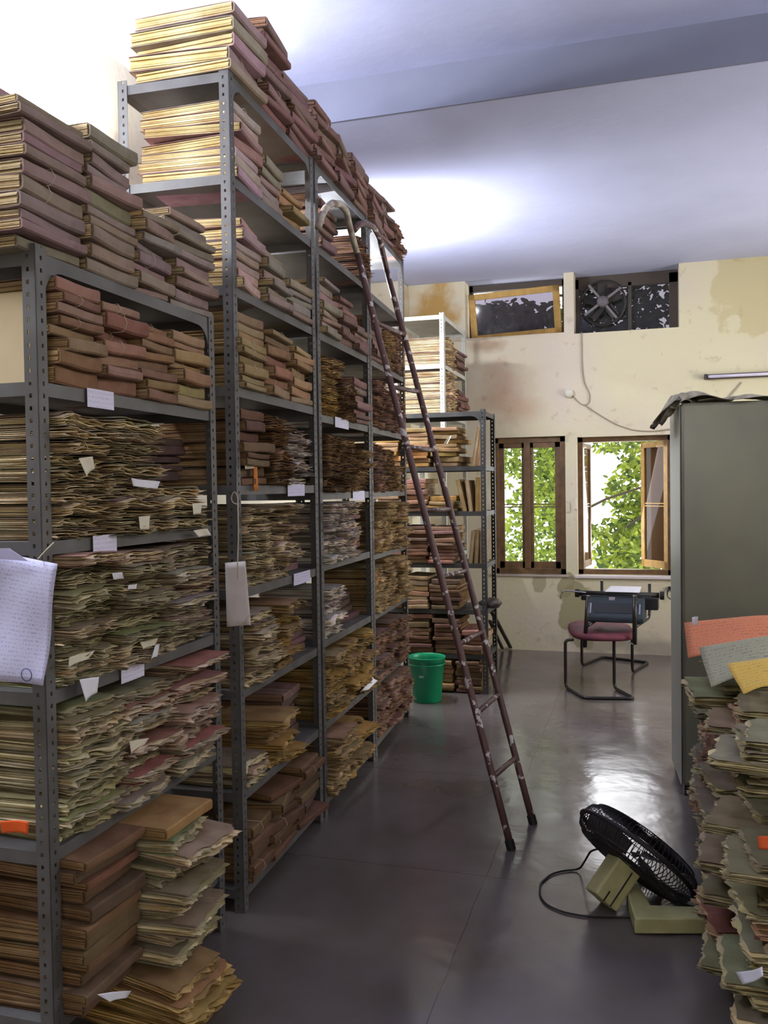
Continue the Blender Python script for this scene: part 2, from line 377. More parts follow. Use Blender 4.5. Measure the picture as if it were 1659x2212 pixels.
def tag(o, label=None, cat=None, group=None, kind=None):
    if label: o['label'] = label
    if cat: o['category'] = cat
    if group: o['group'] = group
    if kind: o['kind'] = kind
    return o
def thing(name, label, cat, loc=(0, 0, 0), rz=0, group=None):
    o = bpy.data.objects.new(name, None); COL.objects.link(o); o.location = loc; o.rotation_euler = (0, 0, rz)
    o.empty_display_size = .05
    return tag(o, label, cat, group)
def struct(name, mb, m, bevel=0):
    return tag(mb.build(name, m, bevel=bevel), kind='structure')
def fillet(pts, r, n=5):
    """round the inner corners of a poly-line"""
    pts = [Vector(p) for p in pts]; out = [pts[0]]
    for i in range(1, len(pts) - 1):
        p = pts[i]; a = pts[i - 1] - p; b = pts[i + 1] - p; k = min(r, a.length * .48, b.length * .48)
        A = p + a.normalized() * k; B = p + b.normalized() * k
        for j in range(n + 1):
            t = j / n; out.append(A * (1 - t) ** 2 + p * 2 * t * (1 - t) + B * t * t)
    return out + [pts[-1]]

# ================================================================= THE ROOM
XL, XR, YB, YF, T = -2.62, 2.6, -2.3, 8.5, .32
Z1, Z2, Z3 = 3.64, 3.86, 4.08           # ceiling bays step up towards the viewer
b = MB(); b.span((XL - T, YB - T, -.12), (XR + T, YF + T, 0)); struct('floor', b, M['floor'])
b = MB(); b.span((XL - T, 4.6, Z1), (XR + T, YF + T, Z1 + .15)); b.span((XL - T, 3.0, Z2), (XR + T, 4.75, Z2 + .15)); b.span((XL - T, YB - T, Z3), (XR + T, 3.1, Z3 + .15))
struct('ceiling', b, M['ceiling'])
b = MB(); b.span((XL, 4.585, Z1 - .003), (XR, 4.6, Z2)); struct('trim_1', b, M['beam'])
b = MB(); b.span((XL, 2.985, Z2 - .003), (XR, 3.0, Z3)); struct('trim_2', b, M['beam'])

def wall_open(lo, hi, z0, z1, holes):
    """rectangles that leave the given holes open; lo/hi along the wall"""
    xs = sorted({lo, hi, *[h[0] for h in holes], *[h[1] for h in holes]}); zs = sorted({z0, z1, *[h[2] for h in holes], *[h[3] for h in holes]})
    out = []
    for i in range(len(xs) - 1):
        for j in range(len(zs) - 1):
            cx, cz = (xs[i] + xs[i + 1]) / 2, (zs[j] + zs[j + 1]) / 2
            if not any(h[0] < cx < h[1] and h[2] < cz < h[3] for h in holes): out.append((xs[i], xs[i + 1], zs[j], zs[j + 1]))
    return out
W1 = (-1.42, -.715, .745, 2.085); W2 = (-.605, .27, .745, 2.07)       # lower windows
V1 = (-1.675, -.716, 3.075, Z1); V2 = (-.622, .33, 3.055, Z1)          # recesses up to the ceiling
b = MB()
for a0, a1, c0, c1 in wall_open(XL - T, XR + T, 0, 4.2, [W1, W2, V1, V2]): b.span((a0, YF, c0), (a1, YF + T, c1))
struct('wall_far', b, M['wall'])
b = MB(); b.span((XL, YF - .28, 0), (-2.25, YF, Z1)); struct('trim_3', b, M['wall'], bevel=.02)
b = MB(); b.span((XL - T, YB - T, 0), (XL, YF, 4.2)); struct('wall_left', b, M['wall'])
b = MB()
for a0, a1, c0, c1 in wall_open(YB, YF, 0, 4.2, [(5.8, 7.4, 1.0, 2.9)]): b.span((XR, a0, c0), (XR + T, a1, c1))
struct('wall_right', b, M['wall'])
b = MB()
for a0, a1, c0, c1 in wall_open(XL, XR + T, 0, 4.2, [(-.1, 1.9, 1.6, 3.0)]): b.span((a0, YB - T, c0), (a1, YB, c1))  # opening added for the rear fill light
struct('wall_rear', b, M['wall'])

# plaster sills
b = MB(); b.span((W2[0] - .03, YF - .03, .715), (W2[1] + .04, YF + .04, .745)); struct('trim_4', b, mat('pale_sill_plaster', (.66, .58, .58), .7), bevel=.006)
b = MB(); b.span((W1[0] - .03, YF - .02, .722), (W1[1] + .02, YF + .04, .745)); struct('trim_5', b, mat('dull_sill_plaster', (.42, .34, .30), .7), bevel=.006)

# ---- window 1: closed pair of casements
def part(b, name, m, parent, **k): return b.build(name, m, parent, **k)
def win_frame(n, w, yf, m, fw=.05, d=.07):
    o = bpy.data.objects.new(f'window_{n}', None); COL.objects.link(o); o.location = ((w[0] + w[1]) / 2, yf, w[2]); o['kind'] = 'structure'
    x0, x1, z0, z1 = w; cx = (x0 + x1) / 2
    b = MB()
    b.span((x0 - cx, 0, 0), (x0 - cx + fw, d, z1 - z0)); b.span((x1 - cx - fw, 0, 0), (x1 - cx, d, z1 - z0))
    b.span((x0 - cx, 0, z1 - z0 - fw), (x1 - cx, d, z1 - z0)); b.span((x0 - cx, 0, 0), (x1 - cx, d, fw))
    b.build('window_frame', m, o, bevel=.004)
    return o, cx
def casement(parent, x0, x1, z0, z1, y, m, glass, bars=2, st=.05, rot=None, hinge=None, midrail=True):
    """one glazed leaf, stiles and rails round a pane, built in the window's own frame"""
    h = Vector(hinge) if hinge else Vector((0, 0, 0)); s = bpy.data.objects.new('window_sash', None)
    b = MB()
    X0, X1, Z0, Z1_, Y = x0 - h.x, x1 - h.x, z0 - h.z, z1 - h.z, y - h.y
    b.span((X0, Y, Z0), (X0 + st, Y + .035, Z1_)); b.span((X1 - st, Y, Z0), (X1, Y + .035, Z1_))
    b.span((X0, Y, Z0), (X1, Y + .035, Z0 + st * 1.3)); b.span((X0, Y, Z1_ - st), (X1, Y + .035, Z1_))
    if midrail:
        zm = Z0 + (Z1_ - Z0) * .50
        b.span((X0, Y + .005, zm - .018), (X1, Y + .03, zm - .008)); b.span((X0, Y + .005, zm + .008), (X1, Y + .03, zm + .018))
    o = b.build('window_sash', m, parent, bevel=.003); o.location = h
    if rot: o.rotation_euler = (0, 0, rot)
    g = MB(); g.span((X0 + st * .8, Y + .014, Z0 + st), (X1 - st * .8, Y + .018, Z1_ - st * .8)); g.build('glass_pane', glass, o)
    return o
H = W1[3] - W1[2]
w1, cx = win_frame(1, W1, YF + .05, M['wood'], .055)
casement(w1, W1[0] - cx + .05, -.035 + .015, .05, H - .05, .012, M['wood'], M['glass'], st=.055)
casement(w1, -.035 + .02, W1[1] - cx - .05, .05, H - .05, .012, M['wood'], M['glass'], st=.055)
b = MB(); b.span((-.05, -.012, .05), (.01, .012, H - .05)); b.build('mullion', M['wood'], w1, bevel=.004)
b = MB(); b.tube([(W1[1] - cx + .012, -.05 + .0, .60), (W1[1] - cx + .03, -.075, .62), (W1[1] - cx + .03, -.075, .70), (W1[1] - cx + .012, -.05, .72)], .005); b.build('wall_hook', M['plastic_white'], w1)

H2 = W2[3] - W2[2]
w2, cx = win_frame(2, W2, YF + .10, M['wood'], .05)
# both leaves pushed open outwards
casement(w2, W2[0] - cx + .05, W2[0] - cx + .46, .05, H2 - .05, .06, M['wood'], M['glass_brown'], rot=math.radians(83), hinge=(W2[0] - cx + .05, .06, 0), st=.05)
casement(w2, W2[1] - cx - .46, W2[1] - cx - .05, .05, H2 - .05, .06, M['wood_yellow'], M['glass_brown'], rot=math.radians(-54), hinge=(W2[1] - cx - .05, .06, 0), st=.055)
b = MB(); b.tube([(W2[0] - cx - .012, -.09, .62), (W2[0] - cx - .012, -.13, .64), (W2[0] - cx - .012, -.13, .72), (W2[0] - cx - .012, -.09, .74)], .005); b.build('wall_hook', M['plastic_white'], w2)

# ---- window 3: yellow hopper window tilted in its recess
x0, x1, z0, z1 = V1
w3 = bpy.data.objects.new('window_3', None); COL.objects.link(w3); w3.location = ((x0 + x1) / 2, YF + .17, z0); w3['kind'] = 'structure'
hw = (x1 - x0) / 2
b = MB(); b.span((-hw, .06, 0), (hw, .12, .03)); b.span((-hw, .06, .50), (hw, .12, .56)); b.span((-hw, .06, 0), (-hw + .035, .12, .56)); b.span((hw - .035, .06, 0), (hw, .12, .56))
b.build('window_frame', M['wood_dark'], w3)
b = MB(); b.span((-hw + .03, -.0, .015), (-hw + .095, .03, .47)); b.span((hw - .10, 0, .015), (hw - .035, .03, .47)); b.span((-hw + .03, 0, .015), (hw - .035, .03, .065)); b.span((-hw + .03, 0, .41), (hw - .035, .03, .47))
sash = b.build('window_sash', M['wood_yellow'], w3, bevel=.004); sash.rotation_euler = (math.radians(9), math.radians(-2.2), 0)
b = MB(); b.span((-hw + .08, .012, .05), (hw - .08, .018, .43)); b.build('glass_pane', M['glass_dusty'], sash)
b = MB(); b.span((-hw, .125, .56), (hw, .15, Z1 - z0)); b.build('plaster_lintel', M['wall'], w3)

# ---- window 4: exhaust fan opening with wire mesh
x0, x1, z0, z1 = V2
w4 = bpy.data.objects.new('window_4', None); COL.objects.link(w4); w4.location = ((x0 + x1) / 2, YF + .2, z0); w4['kind'] = 'structure'
hw = (x1 - x0) / 2
b = MB(); b.span((-hw, .03, 0), (hw, .1, .03)); b.span((-hw, .03, .47), (hw, .1, .59)); b.span((-hw, .03, 0), (-hw + .03, .1, .56)); b.span((hw - .08, .03, 0), (hw, .1, .56)); b.span((.02, .03, 0), (.05, .1, .5))
b.build('window_frame', M['wood_dark'], w4)
b = MB(); b.span((-hw, .085, .03), (hw - .07, .09, .47)); b.build('wire_mesh', M['mesh_vent'], w4)
# exhaust fan
fc = Vector(PV(1302, 652, YF + .16))
ef = thing('exhaust_fan', 'dark four-arm exhaust fan set in the high wall opening', 'exhaust fan', fc)
b = MB(); b.tube([(.21 * math.cos(a * math.pi / 16), .05, .21 * math.sin(a * math.pi / 16)) for a in range(32)], .012, 6, closed=True)
b.build('fan_ring', M['fan_dark'], ef)
b = MB(); rm = Matrix.Rotation(math.pi / 2, 3, 'X'); b.lathe([(0, .06), (.045, .055), (.055, .03), (.055, -.06), (0, -.06)], n=20, mtx=rm); b.build('motor', mat('dusty_motor', (.13, .11, .12), .6), ef, smooth=True)
for k, a in enumerate((35, 128, 215, 308)):
    a = math.radians(a); b = MB(); R = Matrix.Rotation(-a, 3, 'Y')
    b.box(R @ Vector((.125, -.02, 0)), (.17, .006, .022), R); b.build('support_arm', mat('dusty_arm', (.16, .14, .15), .6) if k == 0 else bpy.data.materials['dusty_arm'], ef)
for k in range(5):
    a = k * 2 * math.pi / 5 + .3; b = MB(); R = Matrix.Rotation(-a, 3, 'Y') @ Matrix.Rotation(.5, 3, 'X')
    b.box(R @ Vector((.115, .03, 0)), (.13, .003, .085), R); b.build('fan_blade', M['fan_dark'], ef)

# side window and the added rear fill window, out of the picture
for n, (lo, hi) in ((5, ((XR + .1, 5.8, 1.0), (XR + .16, 7.4, 2.9))), (6, ((-.1, YB - .2, 1.6), (1.9, YB - .14, 3.0)))):
    b = MB(); lo = Vector(lo); hi = Vector(hi); ax = 1 if n == 5 else 0
    for a, c in ((0, .05), (.48, .52), (.95, 1)):
        p, q = lo.copy(), hi.copy(); p[ax] = lo[ax] + (hi[ax] - lo[ax]) * a; q[ax] = lo[ax] + (hi[ax] - lo[ax]) * c; b.span(p, q)
    for a, c in ((0, .04), (.96, 1)):
        p, q = lo.copy(), hi.copy(); p.z = lo.z + (hi.z - lo.z) * a; q.z = lo.z + (hi.z - lo.z) * c; b.span(p, q)
    struct(f'window_{n}', b, M['wood'])

# ================================================================= LAMPS
def tube_light(name, label, a, c, lit, strength=0, out=(0, -1, 0)):
    a, c = Vector(a), Vector(c); t = thing(name, label, 'tube light', a)
    d = c - a; L_ = d.length; x = d.normalized(); y = Vector(out); z = x.cross(y); R = Matrix((x, y, z)).transposed()
    b = MB(); b.box(d / 2, (L_, .03, .045), R); b.build('housing', M['fix_dark'] if not lit else M['plastic_white'], t)
    b = MB(); b.tube([y * .032 + x * .03, y * .032 + x * (L_ - .03)], .014, 12)
    m = M['tube_off'] if not lit else mat('lit_tube_' + name, (1, 1, 1), emit=(.86, .90, 1.0), emit_s=strength)
    b.build('glass_tube', m, t, smooth=True)
    for e in (.012, L_ - .012):
        b = MB(); b.box(y * .028 + x * e, (.024, .05, .045), R); b.build('lamp_holder', M['fix_dark'] if not lit else M['plastic_white'], t)
    return t
tube_light('tube_light', 'lit tube light high on the left wall above the nearest files', (XL + .03, 2.55, 3.33), (XL + .03, 3.78, 3.33), True, TUBE_NEAR, out=(1, 0, 0))
tube_light('tube_light', 'added fill tube light on the left wall nearest the camera, beyond the frame edge', (XL + .03, .9, 3.2), (XL + .03, 2.12, 3.2), True, TUBE_NEAR * .8, out=(1, 0, 0))  # unseen tube added to light the near pile ends and ceiling
tube_light('tube_light', 'added fill tube light high on the right wall, beyond the right frame edge', (XR - .03, 4.45, 3.15), (XR - .03, 3.22, 3.15), True, 270, out=(-1, 0, 0))  # unseen tube added to brighten the ceiling before the beam
tube_light('tube_light', 'lit tube light behind the far racks, glowing on the ceiling', (-2.16, 5.45, 3.02), (-2.16, 6.65, 3.02), True, TUBE_FAR, out=(1, 0, 0))
b = MB(); 
for yy in (5.7, 6.4): b.span((XL, yy - .015, 3.005), (-2.165, yy + .015, 3.035))
tag(b.build('lamp_bracket', M['steel']), 'pair of steel arms holding the far tube light off the left wall', 'bracket')
wl = tube_light('tube_light', 'unlit tube light on the far wall above the steel cabinet', PV(1521, 815, YF - .03), PV(1521, 815, YF - .03) + Vector((1.22, 0, 0)), False)

# wires on the far wall
def wire(name, label, px, y=YF - .008, r=.005, m='wire', cat='wire'):
    b = MB(); b.tube(fillet([PV(a, c, y) for a, c in px], .06, 4), r, 6); return tag(b.build(name, M[m]), label, cat)
wire('electric_wire', 'pale wire hanging from the exhaust fan down to the round box', [(1256, 718), (1257, 790), (1262, 830), (1275, 850), (1272, 873), (1258, 876), (1243, 862), (1234, 850)])
wire('electric_wire', 'long sagging wire running from the round box to the steel cabinet', [(1262, 874), (1290, 893), (1330, 917), (1370, 930), (1410, 932), (1470, 924)], r=.006)
wire('electric_wire', 'short slanting wire under the unlit tube light', [(1601, 826), (1570, 862)], r=.005)
b = MB(); c = PV(1229, 850, YF); rm = Matrix.Rotation(math.pi / 2, 3, 'X'); b.lathe([(0, .045), (.03, .045), (.042, .03), (.045, 0)], c, 24, rm)
tag(b.build('junction_box', M['plastic_white'], smooth=True), 'small round junction box on the far wall above the windows', 'junction box')
t = thing('wall_switch', 'dark socket with a looped lead on the wall left of the cabinet', 'socket', PV(1452, 1270, YF))
b = MB(); b.box((0, -.02, .0), (.07, .04, .03)); b.build('socket', M['black'], t)
b = MB(); q0 = PV(1452, 1270, YF)
b.tube(fillet([PV(x, y, YF - .03) - q0 for x, y in ((1446, 1270), (1441, 1280), (1442, 1290), (1450, 1295))], .03), .006, 6); b.build('lead', M['black'], t)

# ================================================================= STEEL RACKS
def angle_post(h, sx, sy, w=.04, th=.0025, pitch=.032, hole=(.008, .011)):
    """perforated slotted-angle post; corner at 0,0 with flanges towards +sx and +sy"""
    b = MB()
    for ax in (0, 1):
        s = sx if ax == 0 else sy
        def seg(a, c, z0, z1):
            lo = [0, 0, z0]; hi = [0, 0, z1]; lo[ax] = a * s; hi[ax] = c * s; o = 1 - ax; so = sy if ax == 0 else sx
            lo[o] = 0; hi[o] = th * so; b.span(lo, hi)
        m0, m1 = w / 2 - hole[0] / 2 + .003, w / 2 + hole[0] / 2 + .003
        seg(0, m0, 0, h); seg(m1, w, 0, h); z = 0
        n = int(h / pitch)
        for k in range(n + 1):
            z0 = k * pitch; z1 = min(h, (k + 1) * pitch - hole[1])
            if z1 > z0: seg(m0, m1, z0, z1)
    return b
def make_rack(name, label, o, ang, L_, D, heights, top, mat_=None, labels=(), group=None, lip=.034, gusset=True):
    m = mat_ or M['steel']
    t = thing(name, label, 'rack', o, ang, group)
    for x, sx in ((0, 1), (L_, -1)):
        for y, sy in ((0, 1), (D, -1)):
            p = angle_post(top, sx, sy).build('post', m, t); p.location = (x, y, 0)
    for h in heights:
        b = MB(); e = .004
        b.span((e, e, h), (L_ - e, D - e, h + .0015))
        b.span((e, e, h - lip), (L_ - e, e + .0015, h)); b.span((e, D - e - .0015, h - lip), (L_ - e, D - e, h))
        b.span((e, e, h - lip), (e + .0015, D - e, h)); b.span((L_ - e - .0015, e, h - lip), (L_ - e, D - e, h))
        sh = b.build('shelf', m, t)
        for (hh, x0, x1) in labels:
            if abs(hh - h) < .02:
                lb = MB(); z0, z1 = h - lip - .012, h + .006
                lb.sheet(lambda a, c: (x0 + (x1 - x0) * a, -.003 - .002 * math.sin(a * 3), z0 + (z1 - z0) * c), 4, 1, .0008)
                lo = lb.build('paper_label', M['label'], sh)
    if gusset:
        for h in (heights[0],):
            for x, s in ((0, 1), (L_, -1)):
                b = MB(); pts = [(x + .04 * s, .0035, h - lip)]
                for k in range(7):
                    a = k / 6 * math.pi / 2; pts.append((x + s * (.04 + .075 * (1 - math.sin(a))), .0035, h - lip - .075 * (1 - math.cos(a))))
                if s < 0: pts = pts[::-1]
                b.prism(pts, (0, .002, 0)); b.build('gusset', m, t)
    return t

RA = math.pi / 2
def adeg(p, q): return math.atan2(q[1] - p[1], q[0] - p[0])
R1o, R1e = (-1.47, 1.865), (-1.475, 2.83)
R2o, R2e = (-1.455, 2.945), (-1.49, 3.885)
R3o, R3e = (-1.495, 3.925), (-1.525, 4.85)
R4o, R4e = (-1.535, 4.89), (-1.585, 5.86)
R6o, R6e = (-1.62, 7.28), (-1.62, 8.22)
R5o, R5e = (-2.08, 6.6), (-1.155, 6.6)
def ln(p, q): return math.hypot(q[0] - p[0], q[1] - p[1])
lip = .034
H1 = [2.215, 1.885, 1.475, 1.085, .67, .22]
H2_ = [3.15, 2.775, 2.365, 1.99, 1.62, 1.225, .845, .455, .085]
H3 = [3.17, 2.78, 2.365, 1.965, 1.585, 1.235, .86, .455, .085]
H4 = [3.17, 2.765, 2.37, 1.97, 1.585, 1.21, .85, .45, .085]
H5 = [2.185, 1.765, 1.415, 1.01, .65, .30]
H6 = [3.08, 2.66, 2.24, 1.84, 1.4, 1.0, .6, .2]
def lx(x0, y, x1, o, u=-1.46):
    return PU(x0, y, u).y - o[1], PU(x1, y, u).y - o[1]
make_rack('steel_rack', 'nearest grey slotted-angle steel rack on the left, lower than the rack behind it', (*R1o, 0), adeg(R1o, R1e), ln(R1o, R1e), .46, H1, 2.235,
          labels=[(1.885, *lx(195, 890, 252, R1o)), (1.475, *lx(207, 1188, 258, R1o)), (1.085, *lx(268, 1475, 318, R1o))])
make_rack('steel_rack', 'tall steel rack second from the camera, its pale end catching the light', (*R2o, 0), adeg(R2o, R2e), ln(R2o, R2e), .46, H2_, 3.17,
          labels=[(1.62, *lx(618, 1068, 658, R2o, -1.48)), (1.225, *lx(632, 1254, 671, R2o, -1.48))])
make_rack('steel_rack', 'tall steel rack with the maroon ladder hooked onto it', (*R3o, 0), adeg(R3o, R3e), ln(R3o, R3e), .46, H3, 3.19,
          labels=[(1.965, *lx(720, 910, 752, R3o, -1.51)), (1.585, *lx(762, 1070, 790, R3o, -1.51))])
make_rack('steel_rack', 'tall narrow-looking steel rack beside the green bucket, far end of the row', (*R4o, 0), adeg(R4o, R4e), ln(R4o, R4e), .46, H4, 3.19)
make_rack('steel_rack', 'lower dark steel rack facing the camera behind the green bucket', (*R5o, 0), 0, ln(R5o, R5e), .46, H5, 2.20, M['steel_dark'])
make_rack('steel_rack', 'tall pale-lit steel rack against the far wall behind the low rack', (*R6o, 0), adeg(R6o, R6e), ln(R6o, R6e), .46, H6, 3.10, M['steel_lit'])
RRo = (.33, 4.35); RR2 = (.33, 3.36)
HR = [.68, .06]
make_rack('low_rack', 'low dark steel rack on the right in front of the cabinet', (*RRo, 0), -RA, .93, .46, HR, .72, M['steel_dark'], gusset=False)
make_rack('low_rack', 'low dark steel rack at the right edge nearest the camera', (*RR2, 0), -RA, .93, .46, [.77, .06], .80, M['steel_dark'], gusset=False)
RM = {}
for k, o, a in (('r1', R1o, adeg(R1o, R1e)), ('r2', R2o, adeg(R2o, R2e)), ('r3', R3o, adeg(R3o, R3e)), ('r4', R4o, adeg(R4o, R4e)), ('r5', R5o, 0.0), ('r6', R6o, adeg(R6o, R6e)), ('ra', RRo, -RA), ('rb', RR2, -RA)):
    RM[k] = Matrix.Translation((o[0], o[1], 0)) @ Matrix.Rotation(a, 4, 'Z')

# ================================================================= FILES
BW, BD, BT = .24, .34, .04
def ragged_parts(seed, rough=1.0):
    """local: x across, y into the rack (0 = front edge), z up.  returns pages, cover"""
    rnd = random.Random(seed); nr = rnd.random
    ys = [0, .012, .035, .09, .2, .34]; nx = 10; n = rnd.choice((6, 7, 8))
    ph = [nr() * 6.28 for _ in range(6)]; amp = .003 + .004 * nr()
    def common(x, y): return amp * math.sin(x * 26 + ph[0]) * (1 - y / .5) + amp * .6 * math.sin(x * 55 + ph[1])
    def slab(b, z0, th, jit, out, tint, droop, ck=1.0):
        p1, p2, p3 = nr() * 6.28, nr() * 6.28, nr() * 6.28
        xo = (nr() - .5) * .012; sk = (nr() - .5) * .05
        edge = [-(out + (nr() - .35) * jit + .004 * math.sin(i * 1.7 + p1)) for i in range(nx + 1)]
        if nr() < .4: edge[0] += .015
        if nr() < .4: edge[-1] += .02
        curl = [(nr() - .5) * .008 * rough * ck for _ in range(nx + 1)]
        vs = []
        for side in (0, 1):
            for i in range(nx + 1):
                xx = (i / nx - .5) * BW
                for j, y in enumerate(ys):
                    w = max(0, 1 - y / .09); x = xx + xo + (nr() - .5) * .004 * (1 if i in (0, nx) else .3) * rough + sk * (y - .1) * .3
                    yy = y + (edge[i] * (1 - y / .34) ** 2 if j else edge[i])
                    z = z0 + common(xx, y) + (curl[i] + droop + .0025 * ck * math.sin(xx * 70 + p2)) * w * w * rough
                    t = th * (.45 if j == 0 else .75 if j == 1 else 1.0)
                    vs.append((x, yy, z + (t if side else 0)))
        m = len(ys); q = (nx + 1) * m; I = lambda i, j, k=0: k * q + i * m + j; fs = []
        for i in range(nx):
            for j in range(m - 1):
                fs.append((I(i, j), I(i, j + 1), I(i + 1, j + 1), I(i + 1, j))); fs.append((I(i, j, 1), I(i + 1, j, 1), I(i + 1, j + 1, 1), I(i, j + 1, 1)))
            fs.append((I(i, 0), I(i + 1, 0), I(i + 1, 0, 1), I(i, 0, 1))); fs.append((I(i, m - 1), I(i, m - 1, 1), I(i + 1, m - 1, 1), I(i + 1, m - 1)))
        for j in range(m - 1):
            fs.append((I(0, j), I(0, j, 1), I(0, j + 1, 1), I(0, j + 1))); fs.append((I(nx, j), I(nx, j + 1), I(nx, j + 1, 1), I(nx, j, 1)))
        b.add(vs, fs, tint)
    pg = MB(); pt = (BT - .006) / n
    for k in range(n):
        v = .55 + .95 * nr() ** 1.5; tint = (v, v * (.93 + .07 * nr()), v * (.80 + .2 * nr()))
        edge_k = k in (0, n - 1)
        slab(pg, .003 + k * pt, pt * (.45 + .3 * nr()), .032 * rough, .0, tint, (nr() - .6) * .007 if not edge_k else (-.003 if k else .001), .15 if edge_k else 1.0)
    cv = MB()
    slab(cv, .0, .0022, .008, .002, (1, 1, 1), -.002, .2); slab(cv, BT - .0018, .0022, .008, .004, (1, 1, 1), -.001, .2)
    return pg, cv
def board_parts(seed):
    rnd = random.Random(seed); nr = rnd.random
    nx = 6; ph = nr() * 6.28; am = .0025
    bulge = .0005 + .0035 * nr()
    prof = [(.34, BT), (.2, BT + .001), (.03, BT), (.004, BT - .001), (-bulge * .7, BT * .85), (-bulge, BT * .5), (-bulge * .7, BT * .15), (.004, .001), (.03, 0), (.2, 0), (.34, 0)]
    inn = [(y + (.002 if 2 < k < 8 else 0) + .0, z - .002 if k < 5 else z + (.002 if k > 5 else 0)) for k, (y, z) in enumerate(prof)]
    m = len(prof); vs = []
    tilt = (nr() - .5) * .012
    for i in range(nx + 1):
        x = (i / nx - .5) * BW; wz = am * math.sin(x * 20 + ph); dy = tilt * i / nx
        for (y, z) in prof: vs.append((x, y + dy * max(0, 1 - y / .2), z + wz))
        for (y, z) in inn: vs.append((x, y + .0022 + dy * max(0, 1 - y / .2), z + wz))
    fs = []; s = 2 * m
    for i in range(nx):
        for j in range(m - 1):
            a, c = i * s + j, (i + 1) * s + j
            fs.append((a, a + 1, c + 1, c)); fs.append((a + m, c + m, c + m + 1, a + m + 1))
        for j in (0, m - 1):
            a, c = i * s + j, (i + 1) * s + j; fs.append((a, c, c + m, a + m) if j == 0 else (a, a + m, c + m, c))
    for i in (0, nx):
        for j in range(m - 1):
            a = i * s + j; fs.append((a, a + m, a + m + 1, a + 1) if i == 0 else (a, a + 1, a + m + 1, a + m))
    cv = MB(); cv.add(vs, fs)
    pg = MB(); n = 7; pt = (BT - .007) / n
    for k in range(n):
        v = .72 + .4 * nr(); tint = (v, v * .97, v * (.85 + .1 * nr())); e0, e1 = (nr() - .7) * .007, (nr() - .3) * .007
        z0 = .0035 + k * pt; vs = []
        for i in range(nx + 1):
            x = (i / nx - .5) * (BW - .004); x += e0 if i == 0 else e1 if i == nx else 0
            wz = am * math.sin(x * 20 + ph)
            for (y, z) in ((.006, z0), (.335, z0), (.335, z0 + pt * .8), (.006, z0 + pt * .8)): vs.append((x, y, z + wz))
        fs = [(0, 1, 2, 3), tuple(nx * 4 + k for k in (3, 2, 1, 0))]
        for i in range(nx):
            for j in range(4): a, c = i * 4, (i + 1) * 4; fs.append((a + j, c + j, c + (j + 1) % 4, a + (j + 1) % 4))
        pg.add(vs, fs, tint)
    return pg, cv
def twine_mb():
    b = MB(); w, d, t, e = BW / 2, .34, BT, .002
    for x in (-.03,):
        p = [(x, -.014, t * .5), (x, -.004, t + e), (x + .004, .1, t + e + .001), (x, d - .01, t + e), (x, d + .004, t * .5), (x, d - .01, -e * .2), (x, 0, -e * .2), (x, -.008, t * .2)]
        b.tube(p, .0011, 4, closed=True)
    return b
NV = 10
VAR = {'ragged': [], 'board': []}; ARR = {'ragged': [], 'board': []}
def to_arr(mb): return (np.array([tuple(p) for p in mb.v], np.float32), np.array([(t, t, t) if isinstance(t, float) else t for t in mb.t], np.float32), mb.f)
for kd, fn in (('ragged', ragged_parts), ('board', board_parts)):
    for k in range(NV):
        pg, cv = fn(100 + k * 7 + (1000 if kd == 'board' else 0))
        pm, cm = pg.mesh(kd + '_pages', True), cv.mesh(kd + '_cover', True); pm.materials.append(M['paper']); cm.materials.append(M['board'])
        VAR[kd].append((pm, cm)); ARR[kd].append((to_arr(pg), to_arr(cv)))
tw = twine_mb().mesh('twine'); tw.materials.append(M['twine'])

